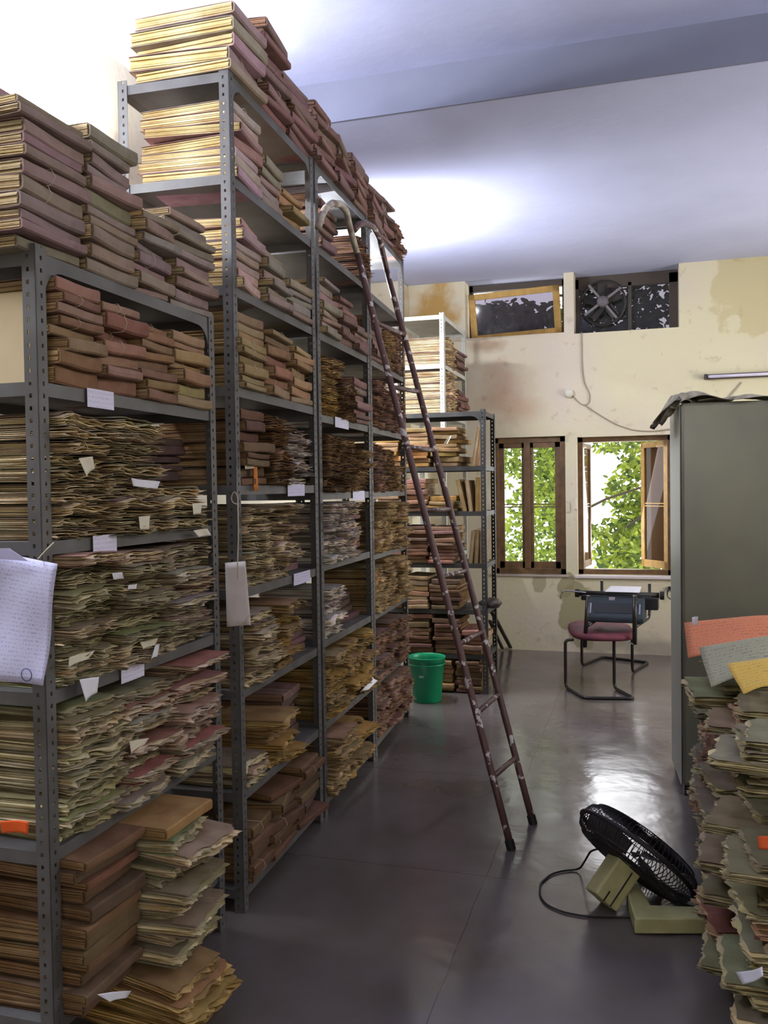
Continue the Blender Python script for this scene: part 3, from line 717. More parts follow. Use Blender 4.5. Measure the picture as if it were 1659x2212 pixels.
# palettes: (pages colour, cover colour, word)
PAL = {
 'brown': [((.50, .36, .20), (.27, .155, .085), 'brown'), ((.48, .34, .2), (.30, .18, .11), 'tan'), ((.5, .36, .24), (.23, .125, .08), 'dark brown'), ((.52, .37, .22), (.33, .19, .14), 'reddish brown')],
 'tan': [((.60, .46, .27), (.34, .22, .12), 'tan'), ((.55, .43, .25), (.30, .20, .11), 'light brown'), ((.62, .48, .30), (.38, .25, .13), 'sandy')],
 'mauve': [((.60, .50, .33), (.29, .215, .19), 'mauve'), ((.66, .56, .36), (.27, .215, .17), 'dusty brown'), ((.6, .52, .36), (.31, .225, .20), 'pinkish brown')],
 'end': [((.80, .68, .40), (.40, .28, .27), 'mauve'), ((.82, .70, .42), (.46, .33, .32), 'dusty pink'), ((.78, .66, .36), (.36, .26, .22), 'brown-covered')],
 'cream': [((.74, .64, .44), (.40, .32, .21), 'cream'), ((.66, .56, .38), (.32, .26, .17), 'beige'), ((.74, .64, .48), (.44, .33, .24), 'pale tan'), ((.60, .50, .34), (.27, .22, .15), 'buff')],
 'olive': [((.58, .54, .37), (.30, .28, .16), 'olive'), ((.66, .60, .43), (.26, .23, .15), 'greenish grey'), ((.70, .60, .45), (.38, .27, .2), 'cream'), ((.56, .52, .38), (.33, .32, .17), 'green-edged')],
 'pink': [((.66, .54, .46), (.40, .24, .21), 'pinkish'), ((.60, .56, .42), (.28, .24, .17), 'grey-green'), ((.68, .58, .48), (.36, .15, .13), 'red-covered'), ((.66, .60, .48), (.34, .30, .24), 'pale grey'), ((.62, .55, .42), (.30, .24, .18), 'drab')],
 'white': [((.85, .80, .78), (.42, .38, .36), 'whitish'), ((.80, .74, .73), (.50, .42, .42), 'pale grey'), ((.62, .56, .54), (.38, .27, .28), 'greyish pink')],
 'rust': [((.29, .18, .10), (.165, .09, .052), 'rust brown'), ((.32, .21, .11), (.19, .11, .06), 'orange brown'), ((.26, .17, .10), (.14, .075, .05), 'dark rust')],
 'ochre': [((.52, .36, .14), (.38, .23, .07), 'ochre'), ((.5, .36, .17), (.34, .22, .10), 'golden tan'), ((.46, .34, .18), (.30, .20, .10), 'tan')],
 'dark': [((.16, .10, .075), (.085, .05, .045), 'dark'), ((.15, .10, .08), (.10, .055, .055), 'blackish maroon')],
 'plum': [((.34, .22, .18), (.20, .11, .10), 'plum brown'), ((.38, .25, .2), (.24, .14, .13), 'dull maroon'), ((.36, .22, .16), (.20, .12, .10), 'dark reddish')],
 'bright': [((.85, .72, .50), (.62, .47, .33), 'cream'), ((.86, .74, .52), (.7, .52, .38), 'pale buff')],
 'moss': [((.44, .41, .25), (.21, .20, .115), 'mossy grey'), ((.50, .46, .30), (.25, .225, .14), 'grey-green'), ((.38, .34, .22), (.17, .155, .095), 'dull olive'), ((.46, .42, .26), (.22, .205, .12), 'green-grey'), ((.50, .44, .30), (.20, .175, .11), 'drab'), ((.46, .41, .27), (.24, .20, .13), 'olive drab'), ((.40, .27, .18), (.19, .075, .05), 'rust-red covered')],
}
RN = random.Random(7)
FILES = []
ORD = ['', 'first', 'second', 'third', 'fourth', 'fifth', 'sixth', 'seventh', 'eighth', 'ninth', 'tenth', 'eleventh', 'twelfth', 'thirteenth', 'fourteenth', 'fifteenth', 'sixteenth', 'seventeenth', 'eighteenth', 'nineteenth', 'twentieth', 'twenty-first', 'twenty-second', 'twenty-third', 'twenty-fourth', 'twenty-fifth', 'twenty-sixth', 'twenty-seventh', 'twenty-eighth', 'twenty-ninth', 'thirtieth']
def stack(rack, place, x0, x1, z0, h, kind, pal, front=.0, tmin=.022, tmax=.045, rot=4.5, lean=0.0, depth=.37, out=.0, xj=.014, tilt=0.0):
    z = z0; w = x1 - x0; i = 0; cx = (x0 + x1) / 2
    while z < z0 + h - tmin * .6:
        t = RN.uniform(tmin, tmax); t = min(t, z0 + h - z + .006); i += 1
        col = RN.choice(PAL[pal]); j = RN.uniform(.85, 1.12)
        FILES.append(dict(rack=rack, place=place, i=i, kind=kind, pg=tuple(c * j for c in col[0]), cv=tuple(c * RN.uniform(.88, 1.12) for c in col[1]), word=col[2],
             x=cx + RN.uniform(-xj, xj) + lean * (z - z0), y=front - out * (i % 3 == 0) + RN.uniform(-.028, .022), z=z, t=t, w=w * RN.uniform(.84, 1.02), d=depth * RN.uniform(.95, 1.03),
             rz=math.radians(RN.uniform(-rot, rot)), rx=math.radians(tilt + RN.uniform(-.6, .6)), ry=math.radians(RN.uniform(-.8, .8)), var=RN.randrange(NV), twine=RN.random() < .16))
        z += t * 1.0 + .001
    FILES[-1]['last'] = True
    for f in FILES[-i:]: f['n'] = i

def bay(rack, rname, z0, sname, stacks):
    nm = {1: ['only'], 2: ['left', 'right'], 3: ['left', 'middle', 'right'], 4: ['leftmost', 'centre-left', 'centre-right', 'rightmost'], 5: ['leftmost', 'centre-left', 'central', 'centre-right', 'rightmost']}[len(stacks)]
    for s, n in zip(stacks, nm):
        x0, x1, h, kd, pal = s[:5]; k = s[5] if len(s) > 5 else {}
        stack(rack, f'{n} stack, {sname} of {rname}', x0, x1, z0 + .002, h, {'r': 'ragged', 'b': 'board'}[kd], pal, **k)
N1, N2, N3, N4, N5, N6 = 'nearest rack', 'second rack', 'ladder rack', 'fourth rack', 'low far rack', 'far wall rack'
# nearest rack -------------------------------------------------
bay('r1', N1, 2.215, 'rack top', [(-.06, .21, .36, 'b', 'mauve', dict(depth=.42, tmin=.025, tmax=.045)), (.215, .45, .40, 'b', 'mauve', dict(rot=6, tmin=.025, tmax=.045)), (.46, .68, .25, 'b', 'mauve', dict(rot=9)), (.69, .95, .33, 'b', 'mauve', dict(rot=10))])
bay('r1', N1, 2.215, 'rear top', [(.0, .30, .55, 'b', 'white', dict(front=.30, rot=8))])
bay('r1', N1, 1.885, 'top shelf', [(.075, .265, .275, 'b', 'brown', dict(tmin=.026, tmax=.05)), (.255, .47, .25, 'b', 'brown', dict(tmin=.026, tmax=.05, rot=5)), (.475, .67, .23, 'b', 'brown', dict(rot=5)), (.675, .90, .24, 'b', 'tan', dict(rot=4))])
bay('r1', N1, 1.475, 'second shelf', [(.05, .27, .34, 'r', 'cream', dict(out=.02)), (.275, .56, .335, 'r', 'cream', dict(rot=5, out=.02)), (.565, .86, .15, 'r', 'cream', dict(rot=6, out=.02)), ])
stack('r1', 'recessed pile, second shelf of nearest rack', .60, .90, 1.635, .15, 'board', 'dark', front=.10)
bay('r1', N1, 1.085, 'third shelf', [(.05, .29, .345, 'r', 'olive', dict(rot=5, out=.03)), (.295, .565, .34, 'r', 'olive', dict(rot=6, out=.03)), (.57, .88, .345, 'r', 'pink', dict(rot=9, out=.035))])
bay('r1', N1, .67, 'fourth shelf', [(.05, .31, .355, 'r', 'olive', dict(rot=6, out=.03)), (.315, .585, .33, 'r', 'pink', dict(rot=8, out=.04)), (.59, .90, .36, 'r', 'pink', dict(rot=11, out=.05))])
bay('r1', N1, .22, 'lowest shelf', [(.04, .30, .41, 'b', 'rust', dict(rot=4, front=-.06)), (.58, .90, .26, 'b', 'dark', dict(front=.12))])
stack('r1', 'bulging pile, lowest shelf of nearest rack', .33, .60, .225, .36, 'ragged', 'olive', front=-.14, rot=12, out=.05, tilt=2)
stack('r1', 'slumped floor pile against nearest rack', .26, .52, .003, .20, 'ragged', 'ochre', front=-.20, rot=10, out=.05, tilt=6, tmin=.03)
stack('r1', 'top of bulging pile, lowest shelf of nearest rack', .30, .58, .60, .035, 'board', 'ochre', front=-.16, rot=3, tmin=.034, tmax=.036)
b = MB(); b.box((0, 0, .12), (.03, .36, .24)); cbx = b.build('flat_box', mat('manila_box', (.62, .50, .30), .8, noise=(.52, .41, .24), noise_scale=6), bevel=.003)
cbx.matrix_world = RM['r1'] @ Matrix.Translation((.058, .235, 1.888)); tag(cbx, 'plain manila flat box end on the top shelf at the left edge of nearest rack', 'box')
# second rack --------------------------------------------------
bay('r2', N2, 3.15, 'rack top', [(.0, .31, .25, 'b', 'end', dict(tmin=.035, tmax=.06, depth=.42)), (.315, .60, .36, 'b', 'plum', dict(rot=6)), (.61, .93, .29, 'b', 'plum', dict(rot=6))])
bay('r2', N2, 2.775, 'top shelf', [(.045, .30, .30, 'b', 'end', dict(tmin=.03, tmax=.05, depth=.40)), (.31, .55, .20, 'b', 'mauve', dict(rot=6)), (.56, .80, .14, 'b', 'tan', dict(rot=7))])
bay('r2', N2, 2.365, 'second shelf', [(.045, .30, .27, 'b', 'end', dict(rot=10)), (.31, .58, .22, 'b', 'mauve', dict(rot=6)), (.59, .86, .17, 'b', 'mauve', dict(rot=7))])
bay('r2', N2, 1.99, 'third shelf', [(.045, .31, .31, 'b', 'tan', dict(rot=5)), (.32, .60, .26, 'b', 'brown', dict(rot=8)), (.61, .88, .24, 'b', 'tan', dict(rot=6))])
bay('r2', N2, 1.62, 'fourth shelf', [(.045, .30, .29, 'b', 'rust', dict(rot=5)), (.31, .55, .28, 'r', 'rust', dict(rot=6)), (.56, .88, .26, 'r', 'white', dict(rot=6, front=.03))])
bay('r2', N2, 1.225, 'fifth shelf', [(.045, .32, .30, 'r', 'cream', dict(rot=8, out=.03)), (.33, .60, .31, 'r', 'cream', dict(rot=8, out=.04)), (.62, .88, .20, 'b', 'plum', dict(front=.09))])
bay('r2', N2, .845, 'sixth shelf', [(.045, .32, .29, 'r', 'cream', dict(rot=8, out=.03)), (.33, .58, .28, 'r', 'ochre', dict(rot=10, out=.04)), (.60, .88, .25, 'b', 'plum', dict(front=.09))])
bay('r2', N2, .455, 'seventh shelf', [(.045, .27, .10, 'r', 'olive', dict(rot=5)), (.28, .56, .20, 'r', 'ochre', dict(rot=14, out=.02)), (.60, .88, .24, 'b', 'plum', dict(front=.10))])
bay('r2', N2, .085, 'lowest shelf', [(.045, .27, .22, 'b', 'rust', dict(rot=5)), (.28, .56, .25, 'b', 'rust', dict(rot=16)), (.60, .88, .28, 'b', 'rust', dict(rot=9))])
# third rack ---------------------------------------------------
bay('r3', N3, 3.17, 'rack top', [(.0, .30, .31, 'b', 'plum', dict(rot=6)), (.31, .60, .26, 'b', 'plum', dict(rot=9)), (.61, .92, .28, 'b', 'plum', dict(rot=8))])
bay('r3', N3, 2.78, 'top shelf', [(.045, .26, .26, 'b', 'plum', {}), (.64, .88, .24, 'r', 'plum', {})])
bay('r3', N3, 2.365, 'second shelf', [(.045, .33, .26, 'b', 'mauve', {}), (.34, .60, .24, 'b', 'plum', {}), (.61, .88, .16, 'b', 'plum', {})])
bay('r3', N3, 1.965, 'third shelf', [(.045, .33, .28, 'r', 'ochre', dict(rot=6)), (.34, .60, .22, 'r', 'rust', dict(rot=6)), (.61, .88, .25, 'b', 'plum', {})])
bay('r3', N3, 1.585, 'fourth shelf', [(.045, .33, .30, 'r', 'rust', dict(rot=6)), (.34, .60, .28, 'r', 'rust', dict(rot=6)), (.61, .88, .24, 'r', 'brown', {})])
bay('r3', N3, 1.235, 'fifth shelf', [(.045, .33, .29, 'r', 'white', dict(rot=6)), (.34, .62, .29, 'r', 'white', dict(rot=6)), (.66, .88, .22, 'b', 'plum', dict(front=.08))])
bay('r3', N3, .86, 'sixth shelf', [(.045, .36, .24, 'r', 'white', dict(rot=6)), (.40, .86, .15, 'b', 'dark', dict(front=.10))])
bay('r3', N3, .455, 'seventh shelf', [(.045, .33, .33, 'r', 'ochre', dict(rot=7, out=.03)), (.34, .62, .34, 'r', 'ochre', dict(rot=9, out=.04)), (.63, .88, .33, 'r', 'ochre', dict(rot=9, out=.04))])
bay('r3', N3, .085, 'lowest shelf', [(.045, .34, .30, 'r', 'tan', dict(rot=7, out=.03, front=-.03)), (.35, .64, .26, 'r', 'ochre', dict(rot=10, out=.04, front=-.02)), (.66, .88, .16, 'b', 'plum', dict(front=.08))])
# fourth rack --------------------------------------------------
bay('r4', N4, 3.17, 'rack top', [(.0, .30, .22, 'b', 'plum', dict(rot=8)), (.31, .60, .24, 'b', 'plum', dict(rot=9)), (.62, .93, .18, 'r', 'plum', dict(rot=9))])
bay('r4', N4, 2.37, 'second shelf', [(.045, .33, .26, 'b', 'plum', {}), (.34, .60, .24, 'r', 'brown', {}), (.61, .88, .28, 'r', 'plum', {})])
bay('r4', N4, 1.97, 'third shelf', [(.045, .33, .28, 'r', 'plum', {}), (.34, .60, .22, 'r', 'plum', {}), (.61, .88, .27, 'r', 'plum', {})])
bay('r4', N4, 1.585, 'fourth shelf', [(.045, .33, .28, 'r', 'plum', {}), (.34, .60, .26, 'r', 'rust', {}), (.61, .88, .17, 'r', 'brown', {})])
for hh, nn, pl in ((1.21, 'fifth shelf', 'tan'), (.85, 'sixth shelf', 'tan'), (.45, 'seventh shelf', 'plum'), (.085, 'lowest shelf', 'plum')):
    bay('r4', N4, hh, nn, [(.045, .33, .27, 'r', pl, dict(rot=6)), (.34, .61, .30, 'r', pl, dict(rot=8)), (.62, .90, .29, 'r', pl, dict(rot=8, front=-.02))])
# low rack facing the camera, and the one behind ---------------
bay('r5', N5, 1.765, 'top shelf', [(.045, .25, .27, 'b', 'ochre', dict(rot=6)), (.26, .48, .30, 'b', 'ochre', dict(rot=5)), (.49, .72, .31, 'b', 'ochre', dict(rot=8))])
bay('r5', N5, 1.415, 'second shelf', [(.045, .25, .26, 'b', 'tan', {}), (.26, .46, .25, 'b', 'brown', {}), (.47, .68, .13, 'b', 'ochre', {})])
bay('r5', N5, 1.01, 'third shelf', [(.045, .25, .30, 'b', 'brown', {}), (.26, .46, .30, 'b', 'rust', {}), (.47, .68, .28, 'b', 'brown', {})])
bay('r5', N5, .65, 'fourth shelf', [(.045, .25, .26, 'b', 'brown', {}), (.26, .46, .25, 'b', 'tan', {}), (.47, .72, .24, 'b', 'rust', {})])
bay('r5', N5, .30, 'fifth shelf', [(.045, .25, .30, 'b', 'rust', {}), (.26, .48, .30, 'b', 'rust', {}), (.49, .72, .28, 'b', 'rust', {}), (.73, .89, .2, 'b', 'brown', {})])
bay('r5', N5, .005, 'floor below', [(.45, .66, .25, 'b', 'ochre', {}), (.67, .88, .25, 'b', 'rust', {})])
bay('r6', N6, 2.66, 'top shelf', [(.04, .40, .24, 'r', 'bright', dict(depth=.44, front=0, tmin=.05, tmax=.08)), (.45, .85, .2, 'b', 'plum', {})])
bay('r6', N6, 2.24, 'second shelf', [(.04, .40, .36, 'r', 'bright', dict(depth=.44, tmin=.05, tmax=.09)), (.45, .88, .26, 'b', 'plum', dict(front=-.03))])
# low racks on the right ---------------------------------------
bay('ra', 'farther low rack', .68, 'upper tier', [(.02, .30, .26, 'r', 'moss', dict(rot=9, out=.05, front=.02)), (.31, .60, .26, 'r', 'moss', dict(rot=10, out=.06, front=.0)), (.61, .92, .25, 'r', 'moss', dict(rot=10, out=.05, front=-.02))])
bay('ra', 'farther low rack', .06, 'lower tier', [(.02, .30, .52, 'r', 'moss', dict(rot=8, out=.04, front=-.05)), (.31, .60, .54, 'r', 'moss', dict(rot=8, out=.05, front=-.05)), (.61, .92, .55, 'r', 'moss', dict(rot=10, out=.05, front=-.06))])
bay('rb', 'nearer low rack', .77, 'upper tier', [(.0, .30, .15, 'r', 'moss', dict(rot=14, out=.07, front=-.08)), (.31, .60, .15, 'r', 'moss', dict(rot=14, out=.07, front=-.06)), (.61, .92, .14, 'r', 'moss', dict(rot=14, out=.06, front=-.06))])
bay('rb', 'nearer low rack', .063, 'lower tier', [(.0, .30, .56, 'r', 'moss', dict(rot=14, out=.08, front=-.03, lean=-.05)), (.31, .60, .55, 'r', 'moss', dict(rot=16, out=.09, front=-.03)), (.61, .92, .52, 'r', 'moss', dict(rot=12, out=.07, front=-.02))])

def fmat(f):
    return RM[f['rack']] @ Matrix.Translation((f['x'], f['y'], f['z'])) @ Matrix.Rotation(f['rz'], 4, 'Z') @ Matrix.Rotation(f['rx'], 4, 'X') @ Matrix.Rotation(f['ry'], 4, 'Y')
for f in FILES:
    f['m'] = fmat(f); c = f['m'] @ Vector((0, 0, f['t'] / 2)); pr = project(c)
    if pr is None or not (-40 < pr[0] < 1700 and -30 < pr[1] < 2240): f['size'] = 0
    else: f['size'] = f['t'] * f['w'] / pr[2] ** 2 * (.5 if 'recessed' in f['place'] else 1)
NAMEK = {'ragged': ('paper_bundle', 'frayed paper bundle', 'paper bundle'), 'board': ('board_file', 'board file', 'file')}
for kd in ('ragged', 'board'):
    fs = sorted([f for f in FILES if f['kind'] == kd], key=lambda f: -f['size'])
    solo = [f for f in fs[:300] if f['size'] > 0]; rest = fs[len(solo):]
    nm, desc, cat = NAMEK[kd]
    for f in solo:
        n = f['n']; k = f['i']
        pos = 'topmost' if k == n and n > 1 else 'lowest' if k == 1 else ORD[k] + ' up' if k <= n / 2 + 1 else (ORD[n - k + 1] + ' from top')
        pl = f['place'].replace('stack, ', 'stack, ')
        t = bpy.data.objects.new(nm, None); COL.objects.link(t); t.empty_display_size = .03
        t.matrix_world = f['m']
        tag(t, f"{f['word']} {'paper bundle' if kd == 'ragged' else 'board file'}, {pos} in {pl}", cat, f"{'frayed paper bundles' if kd == 'ragged' else 'board files'} on the racks")
        sc = (f['w'] / BW, f['d'] / BD, f['t'] / BT); pm, cm = VAR[kd][f['var']]
        for nme, me, col in (('pages', pm, f['pg']), ('cover', cm, f['cv'])):
            o = bpy.data.objects.new(nme, me); COL.objects.link(o); o.parent = t; o.scale = sc; o.color = (*col, 1)
        if f['twine']:
            o = bpy.data.objects.new('twine', tw); COL.objects.link(o); o.parent = t; o.scale = sc
    # everything past the three hundred that show largest
    VS, TS, FS, MI = [], [], [], []; off = 0
    for f in rest:
        M4 = np.array(f['m'] @ Matrix.Diagonal((f['w'] / BW, f['d'] / BD, f['t'] / BT, 1)), np.float32)
        for mi, (arr, col) in enumerate(zip(ARR[kd][f['var']], (f['pg'], f['cv']))):
            v, t_, fc_ = arr
            VS.append(v @ M4[:3, :3].T + M4[:3, 3]); TS.append(t_ * np.array(col, np.float32)); FS += [tuple(i + off for i in q) for q in fc_]; MI += [mi] * len(fc_); off += len(v)
    if VS:
        me = bpy.data.meshes.new('remaining'); V = np.concatenate(VS); me.from_pydata(V.tolist(), [], FS)
        at = me.color_attributes.new('tint', 'FLOAT_COLOR', 'POINT'); C4 = np.ones((len(V), 4), np.float32); C4[:, :3] = np.concatenate(TS); at.data.foreach_set('color', C4.ravel())
        me.materials.append(M['paper']); me.materials.append(M['board']); me.polygons.foreach_set('material_index', MI); me.update()
        o = bpy.data.objects.new(nm + 's', me); COL.objects.link(o)
        tag(o, ('small distant frayed paper bundles filling the farther steel racks' if kd == 'ragged' else 'small distant board files filling the farther steel racks'), cat, kind='stuff')

# upright files at the right of the low far rack
def upright(px, z, h, lean, word, pal, i):
    p = PV(px, 1000, 6.62); t = thing('upright_file', f'{word}', 'file', (p.x, 6.62, z), 0, 'upright files on the low far rack')
    t.rotation_euler = (0, lean, 0); col = PAL[pal][i % 3]
    for nme, dx, w, c in (('pages', 0, .022, col[0]), ('cover', .013, .004, col[1])):
        b = MB()
        if nme == 'pages':
            for k in range(4): b.box(((k - 1.5) * .0058, .12 + .003 * (k % 2), h / 2 - .004 * (k % 3)), (.0046, .24, h))
        else:
            b.box((-.014, .12, h / 2), (.003, .245, h + .004)); b.box((.014, .12, h / 2), (.003, .245, h + .002))
        o = b.build(nme, M['paper'] if nme == 'pages' else M['board'], t, tint=True); o.color = (*c, 1)
for k, (px, z, h, ln_, wd) in enumerate([
    (1022, 1.768, .30, .16, 'tan file leaning upright at right end of the low far rack, top shelf'),
    (1003, 1.418, .25, -.22, 'cream file leaning left on the second shelf of the low far rack'),
    (1016, 1.418, .24, -.12, 'buff file standing between two others on the second shelf, low far rack'),
    (1030, 1.418, .26, .02, 'yellowed file standing by the post on the second shelf, low far rack'),
    (1014, 1.013, .25, .10, 'brown-edged file leaning right on the third shelf of the low far rack'),
    (1026, 1.013, .26, .05, 'thin cream file in the middle upright on the third shelf, low far rack'),
    (1038, 1.013, .25, .02, 'thin pale file standing by the post on the third shelf, low far rack')]):
    upright(px, z, h, ln_, wd, 'ochre' if k % 2 else 'tan', k)

# ================================================================= LADDER
lad = thing('ladder', 'paint-spattered maroon steel ladder with hooked tops leaning on the racks', 'ladder', PZ(1105, 1835, 0))
lo = lad.location.copy()
footL, footR = PZ(1105, 1835, 0), PZ(1152, 1780, 0)
topL = PU(771, 546, -1.42); topR = PU(835, 582, -1.42)
hookL = [PU(x, y, -1.40) for x, y in ((756, 492), (748, 456), (735, 441), (718, 439), (703, 450), (694, 468), (687, 492))]
hookR = [PU(x, y, -1.40) for x, y in ((819, 512), (806, 491), (789, 481), (775, 485), (765, 497))]
for ft, tp, hk in ((footL, topL, hookL), (footR, topR, hookR)):
    path = [ft + (tp - ft) * (k / 12) for k in range(13)] + hk
    b = MB(); b.tube([p - lo for p in path[:13]], .0165, 10); b.build('rail', M['ladder'], lad, smooth=True)
    b = MB(); b.tube([p - lo for p in path[12:]], .0165, 10); b.build('hook', M['hook_pale'] if ft is footL else M['ladder'], lad, smooth=True)
for yl, yr in ((1680, 1637), (1540, 1500), (1392, 1366), (1249, 1231), (1101, 1101), (966, 974), (835, 846), (698, 722)):
    def on(ft, tp, y):
        best = min((abs(project(ft + (tp - ft) * (k / 400))[1] - y), k / 400) for k in range(401))[1]; return ft + (tp - ft) * best
    b = MB(); b.tube([on(footL, topL, yl) - lo, on(footR, topR, yr) - lo], .0125, 8); b.build('rung', M['ladder'], lad, smooth=True)
for ft in (footL, footR):
    b = MB(); b.tube([ft - lo + Vector((0, 0, 0)), ft - lo + Vector((-.012, .005, .04))], .021, 10); b.build('foot_cap', M['rubber'], lad)

# ================================================================= BUCKET
bk = thing('bucket', 'bright green plastic bucket on the floor between the racks', 'bucket', PZ(923, 1513, 0) )
b = MB(); Hb = .335
b.lathe([(0, .004), (.098, .004), (.103, .0), (.106, .006), (.133, Hb - .03), (.139, Hb - .028), (.139, Hb - .004), (.143, Hb), (.138, Hb + .002), (.131, Hb - .004), (.128, Hb - .03), (.102, .012), (0, .012)], n=48)
b.build('bucket_body', M['bucket'], bk, smooth=True)
b = MB(); b.lathe([(.1405, Hb - .055), (.144, Hb - .05), (.1405, Hb - .045)], n=48); b.build('rim_band', M['bucket'], bk, smooth=True)
b = MB(); b.sheet(lambda a, c: (.1235 * math.sin((a - .5) * .30 - .10), -.1245 * math.cos((a - .5) * .30 - .10), .195 + .022 * c), 6, 1, .0008)
b.build('moulded_mark', mat('mark_grey', (.25, .42, .36), .5), bk)

# ================================================================= CHAIR AND TYPEWRITER
A, B_ = PZ(1222, 1484, .012), PZ(1327, 1486, .012); C_, D_ = PZ(1257, 1437, .012), PZ(1366, 1452, .012)
zs = .385
ch = thing('chair', 'black tubular steel chair with a worn maroon seat below the open window', 'chair', (A + B_ + C_ + D_) / 4 * 1.0); co = ch.location.copy(); co.z = 0; ch.location = co
def tb(name, pts, r=.0125, rr=.05, m='rust_black'):
    b = MB(); b.tube(fillet([Vector(p) - co for p in pts], rr), r, 10); return b.build(name, M[m], ch, smooth=True)
def up(p, z, du=0, dv=0): return Vector((p.x + du, p.y + dv, z))
tb('front_leg_frame', [up(A, zs, .06, .03), up(A, zs), A, PZ(1262, 1508, .012), PZ(1371, 1509, .012), B_, up(B_, zs), up(B_, zs, .0, .08)])
tb('rear_leg_frame', [up(C_, zs, 0, -.08), up(C_, zs), C_, PZ(1302, 1419, .012), PZ(1401, 1431, .012), D_, up(D_, zs), up(D_, zs, 0, -.08)])
s0 = (up(A, 0) + up(B_, 0) + up(C_, 0) + up(D_, 0)) / 4 + Vector((.02, -.03, 0))
b = MB(); ax = (up(B_, 0) - up(A, 0)).normalized(); ay = Vector((-ax.y, ax.x, 0))
hx = (B_ - A).length / 2 + .06; hy = .40
def seatp(k, e, z):
    a = 2 * math.pi * k / 40; cx_, sy_ = math.cos(a), math.sin(a); p = .62
    x = math.copysign(abs(cx_) ** p, cx_) * (hx - e); y = math.copysign(abs(sy_) ** p, sy_) * (hy - e)
    return s0 - co + ax * x + ay * y + Vector((0, 0, z))
rings = [(.0, zs + .005), (-.012, zs + .02), (-.008, zs + .04), (.02, zs + .052), (.09, zs + .050), (.17, zs + .044)]
vs = []; 
for e, z in rings: vs += [seatp(k, e, z) for k in range(40)]
fs = [(r * 40 + k, r * 40 + (k + 1) % 40, (r + 1) * 40 + (k + 1) % 40, (r + 1) * 40 + k) for r in range(len(rings) - 1) for k in range(40)] + [tuple(range(39, -1, -1)), tuple(range((len(rings) - 1) * 40, len(rings) * 40))]
b.add(vs, fs); b.build('seat', M['rexine'], ch, smooth=True)
# uprights: near pair and far pair, joined by the arm tubes that carry the machine
P1b, P1t = PV(1263, 1398, 6.98), PV(1270, 1287, 6.98); P2b, P2t = PV(1371, 1392, 6.96), PV(1371, 1287, 6.96)
tb('backrest_post', [P1b, P1t], .017); tb('backrest_post', [P2b, P2t], .018)
F1, F2 = PV(1300, 1254, 7.5), PV(1403, 1261, 7.5); zarm = .50
tb('arm_frame', [F1, up(F1, zarm), up(P1t, zarm, 0, .0)], .0125, .08); tb('arm_frame', [F2, up(F2, zarm), up(P2t, zarm, 0, .0)], .0125, .08)
b = MB(); q = PV(1362, 1389, 6.94) - co; b.tube([q + Vector((-.02, 0, .004)), q + Vector((.02, 0, -.006))], .006, 8); b.build('bolt', M['chrome'], ch)

# typewriter -------------------------------------------------
o0 = PV(1330, 1350, 7.16); ty = thing('typewriter', 'old dark teal typewriter propped on the arms of the chair', 'typewriter', (o0.x, o0.y, zarm + .014))
to = ty.location.copy(); ty.rotation_euler = (0, 0, math.radians(-4))
def S(pts): return [Vector(p) for p in pts]
b = MB()     # body: stepped profile along depth
prof = [(-.10, 0), (.22, 0), (.22, .14), (.16, .185), (.03, .185), (-.02, .15), (-.085, .06), (-.10, .04)]
b.prism([Vector((-.225, y, z)) for y, z in prof][::-1], (.45, 0, 0)); b.build('body', M['teal'], ty, bevel=.012)
b = MB(); b.prism([Vector((-.15, -.073, .072)), Vector((.15, -.073, .072)), Vector((.18, -.025, .142)), Vector((-.18, -.025, .142))], Vector((0, -.012, .008)) * .4); b.build('front_recess', M['black'], ty)
for x in (-1, 1):
    b = MB(); b.box((x * .19, -.05, .105), (.012, .01, .09), Matrix.Rotation(-.6, 3, 'X')); b.build('side_bar', M['grey_plate'], ty)
b = MB(); b.box((-.03, .028, .168), (.045, .05, .036), None); b.build('badge', mat('badge_grey', (.45, .40, .44), .4), ty)
b = MB(); b.tube([(-.30, .09, .205), (.33, .09, .205)], .022, 16); b.build('platen_roller', M['rubber'], ty, smooth=True)
b = MB(); b.box((.0, .10, .175), (.56, .11, .045)); b.build('carriage', M['black'], ty, bevel=.008)
for x in (-.315, .35):
    b = MB(); b.tube([(x - .015, .09, .205), (x + .018, .09, .205)], .034, 16); b.build('platen_knob', M['rubber'], ty)
b = MB(); b.tube(fillet([(-.24, .05, .215), (-.42, .02, .235), (-.44, .0, .165)], .03), .006, 6); b.build('carriage_lever', M['chrome'], ty)
b = MB(); b.prism([Vector((-.09, .06, .225)), Vector((.18, .06, .225)), Vector((.19, .15, .262)), Vector((-.05, .15, .262))], (0, 0, .003)); b.build('paper_rest', M['white'], ty)
b = MB(); b.box((.26, .1, .14), (.13, .12, .10)); b.build('tab_housing', M['black'], ty, bevel=.01)

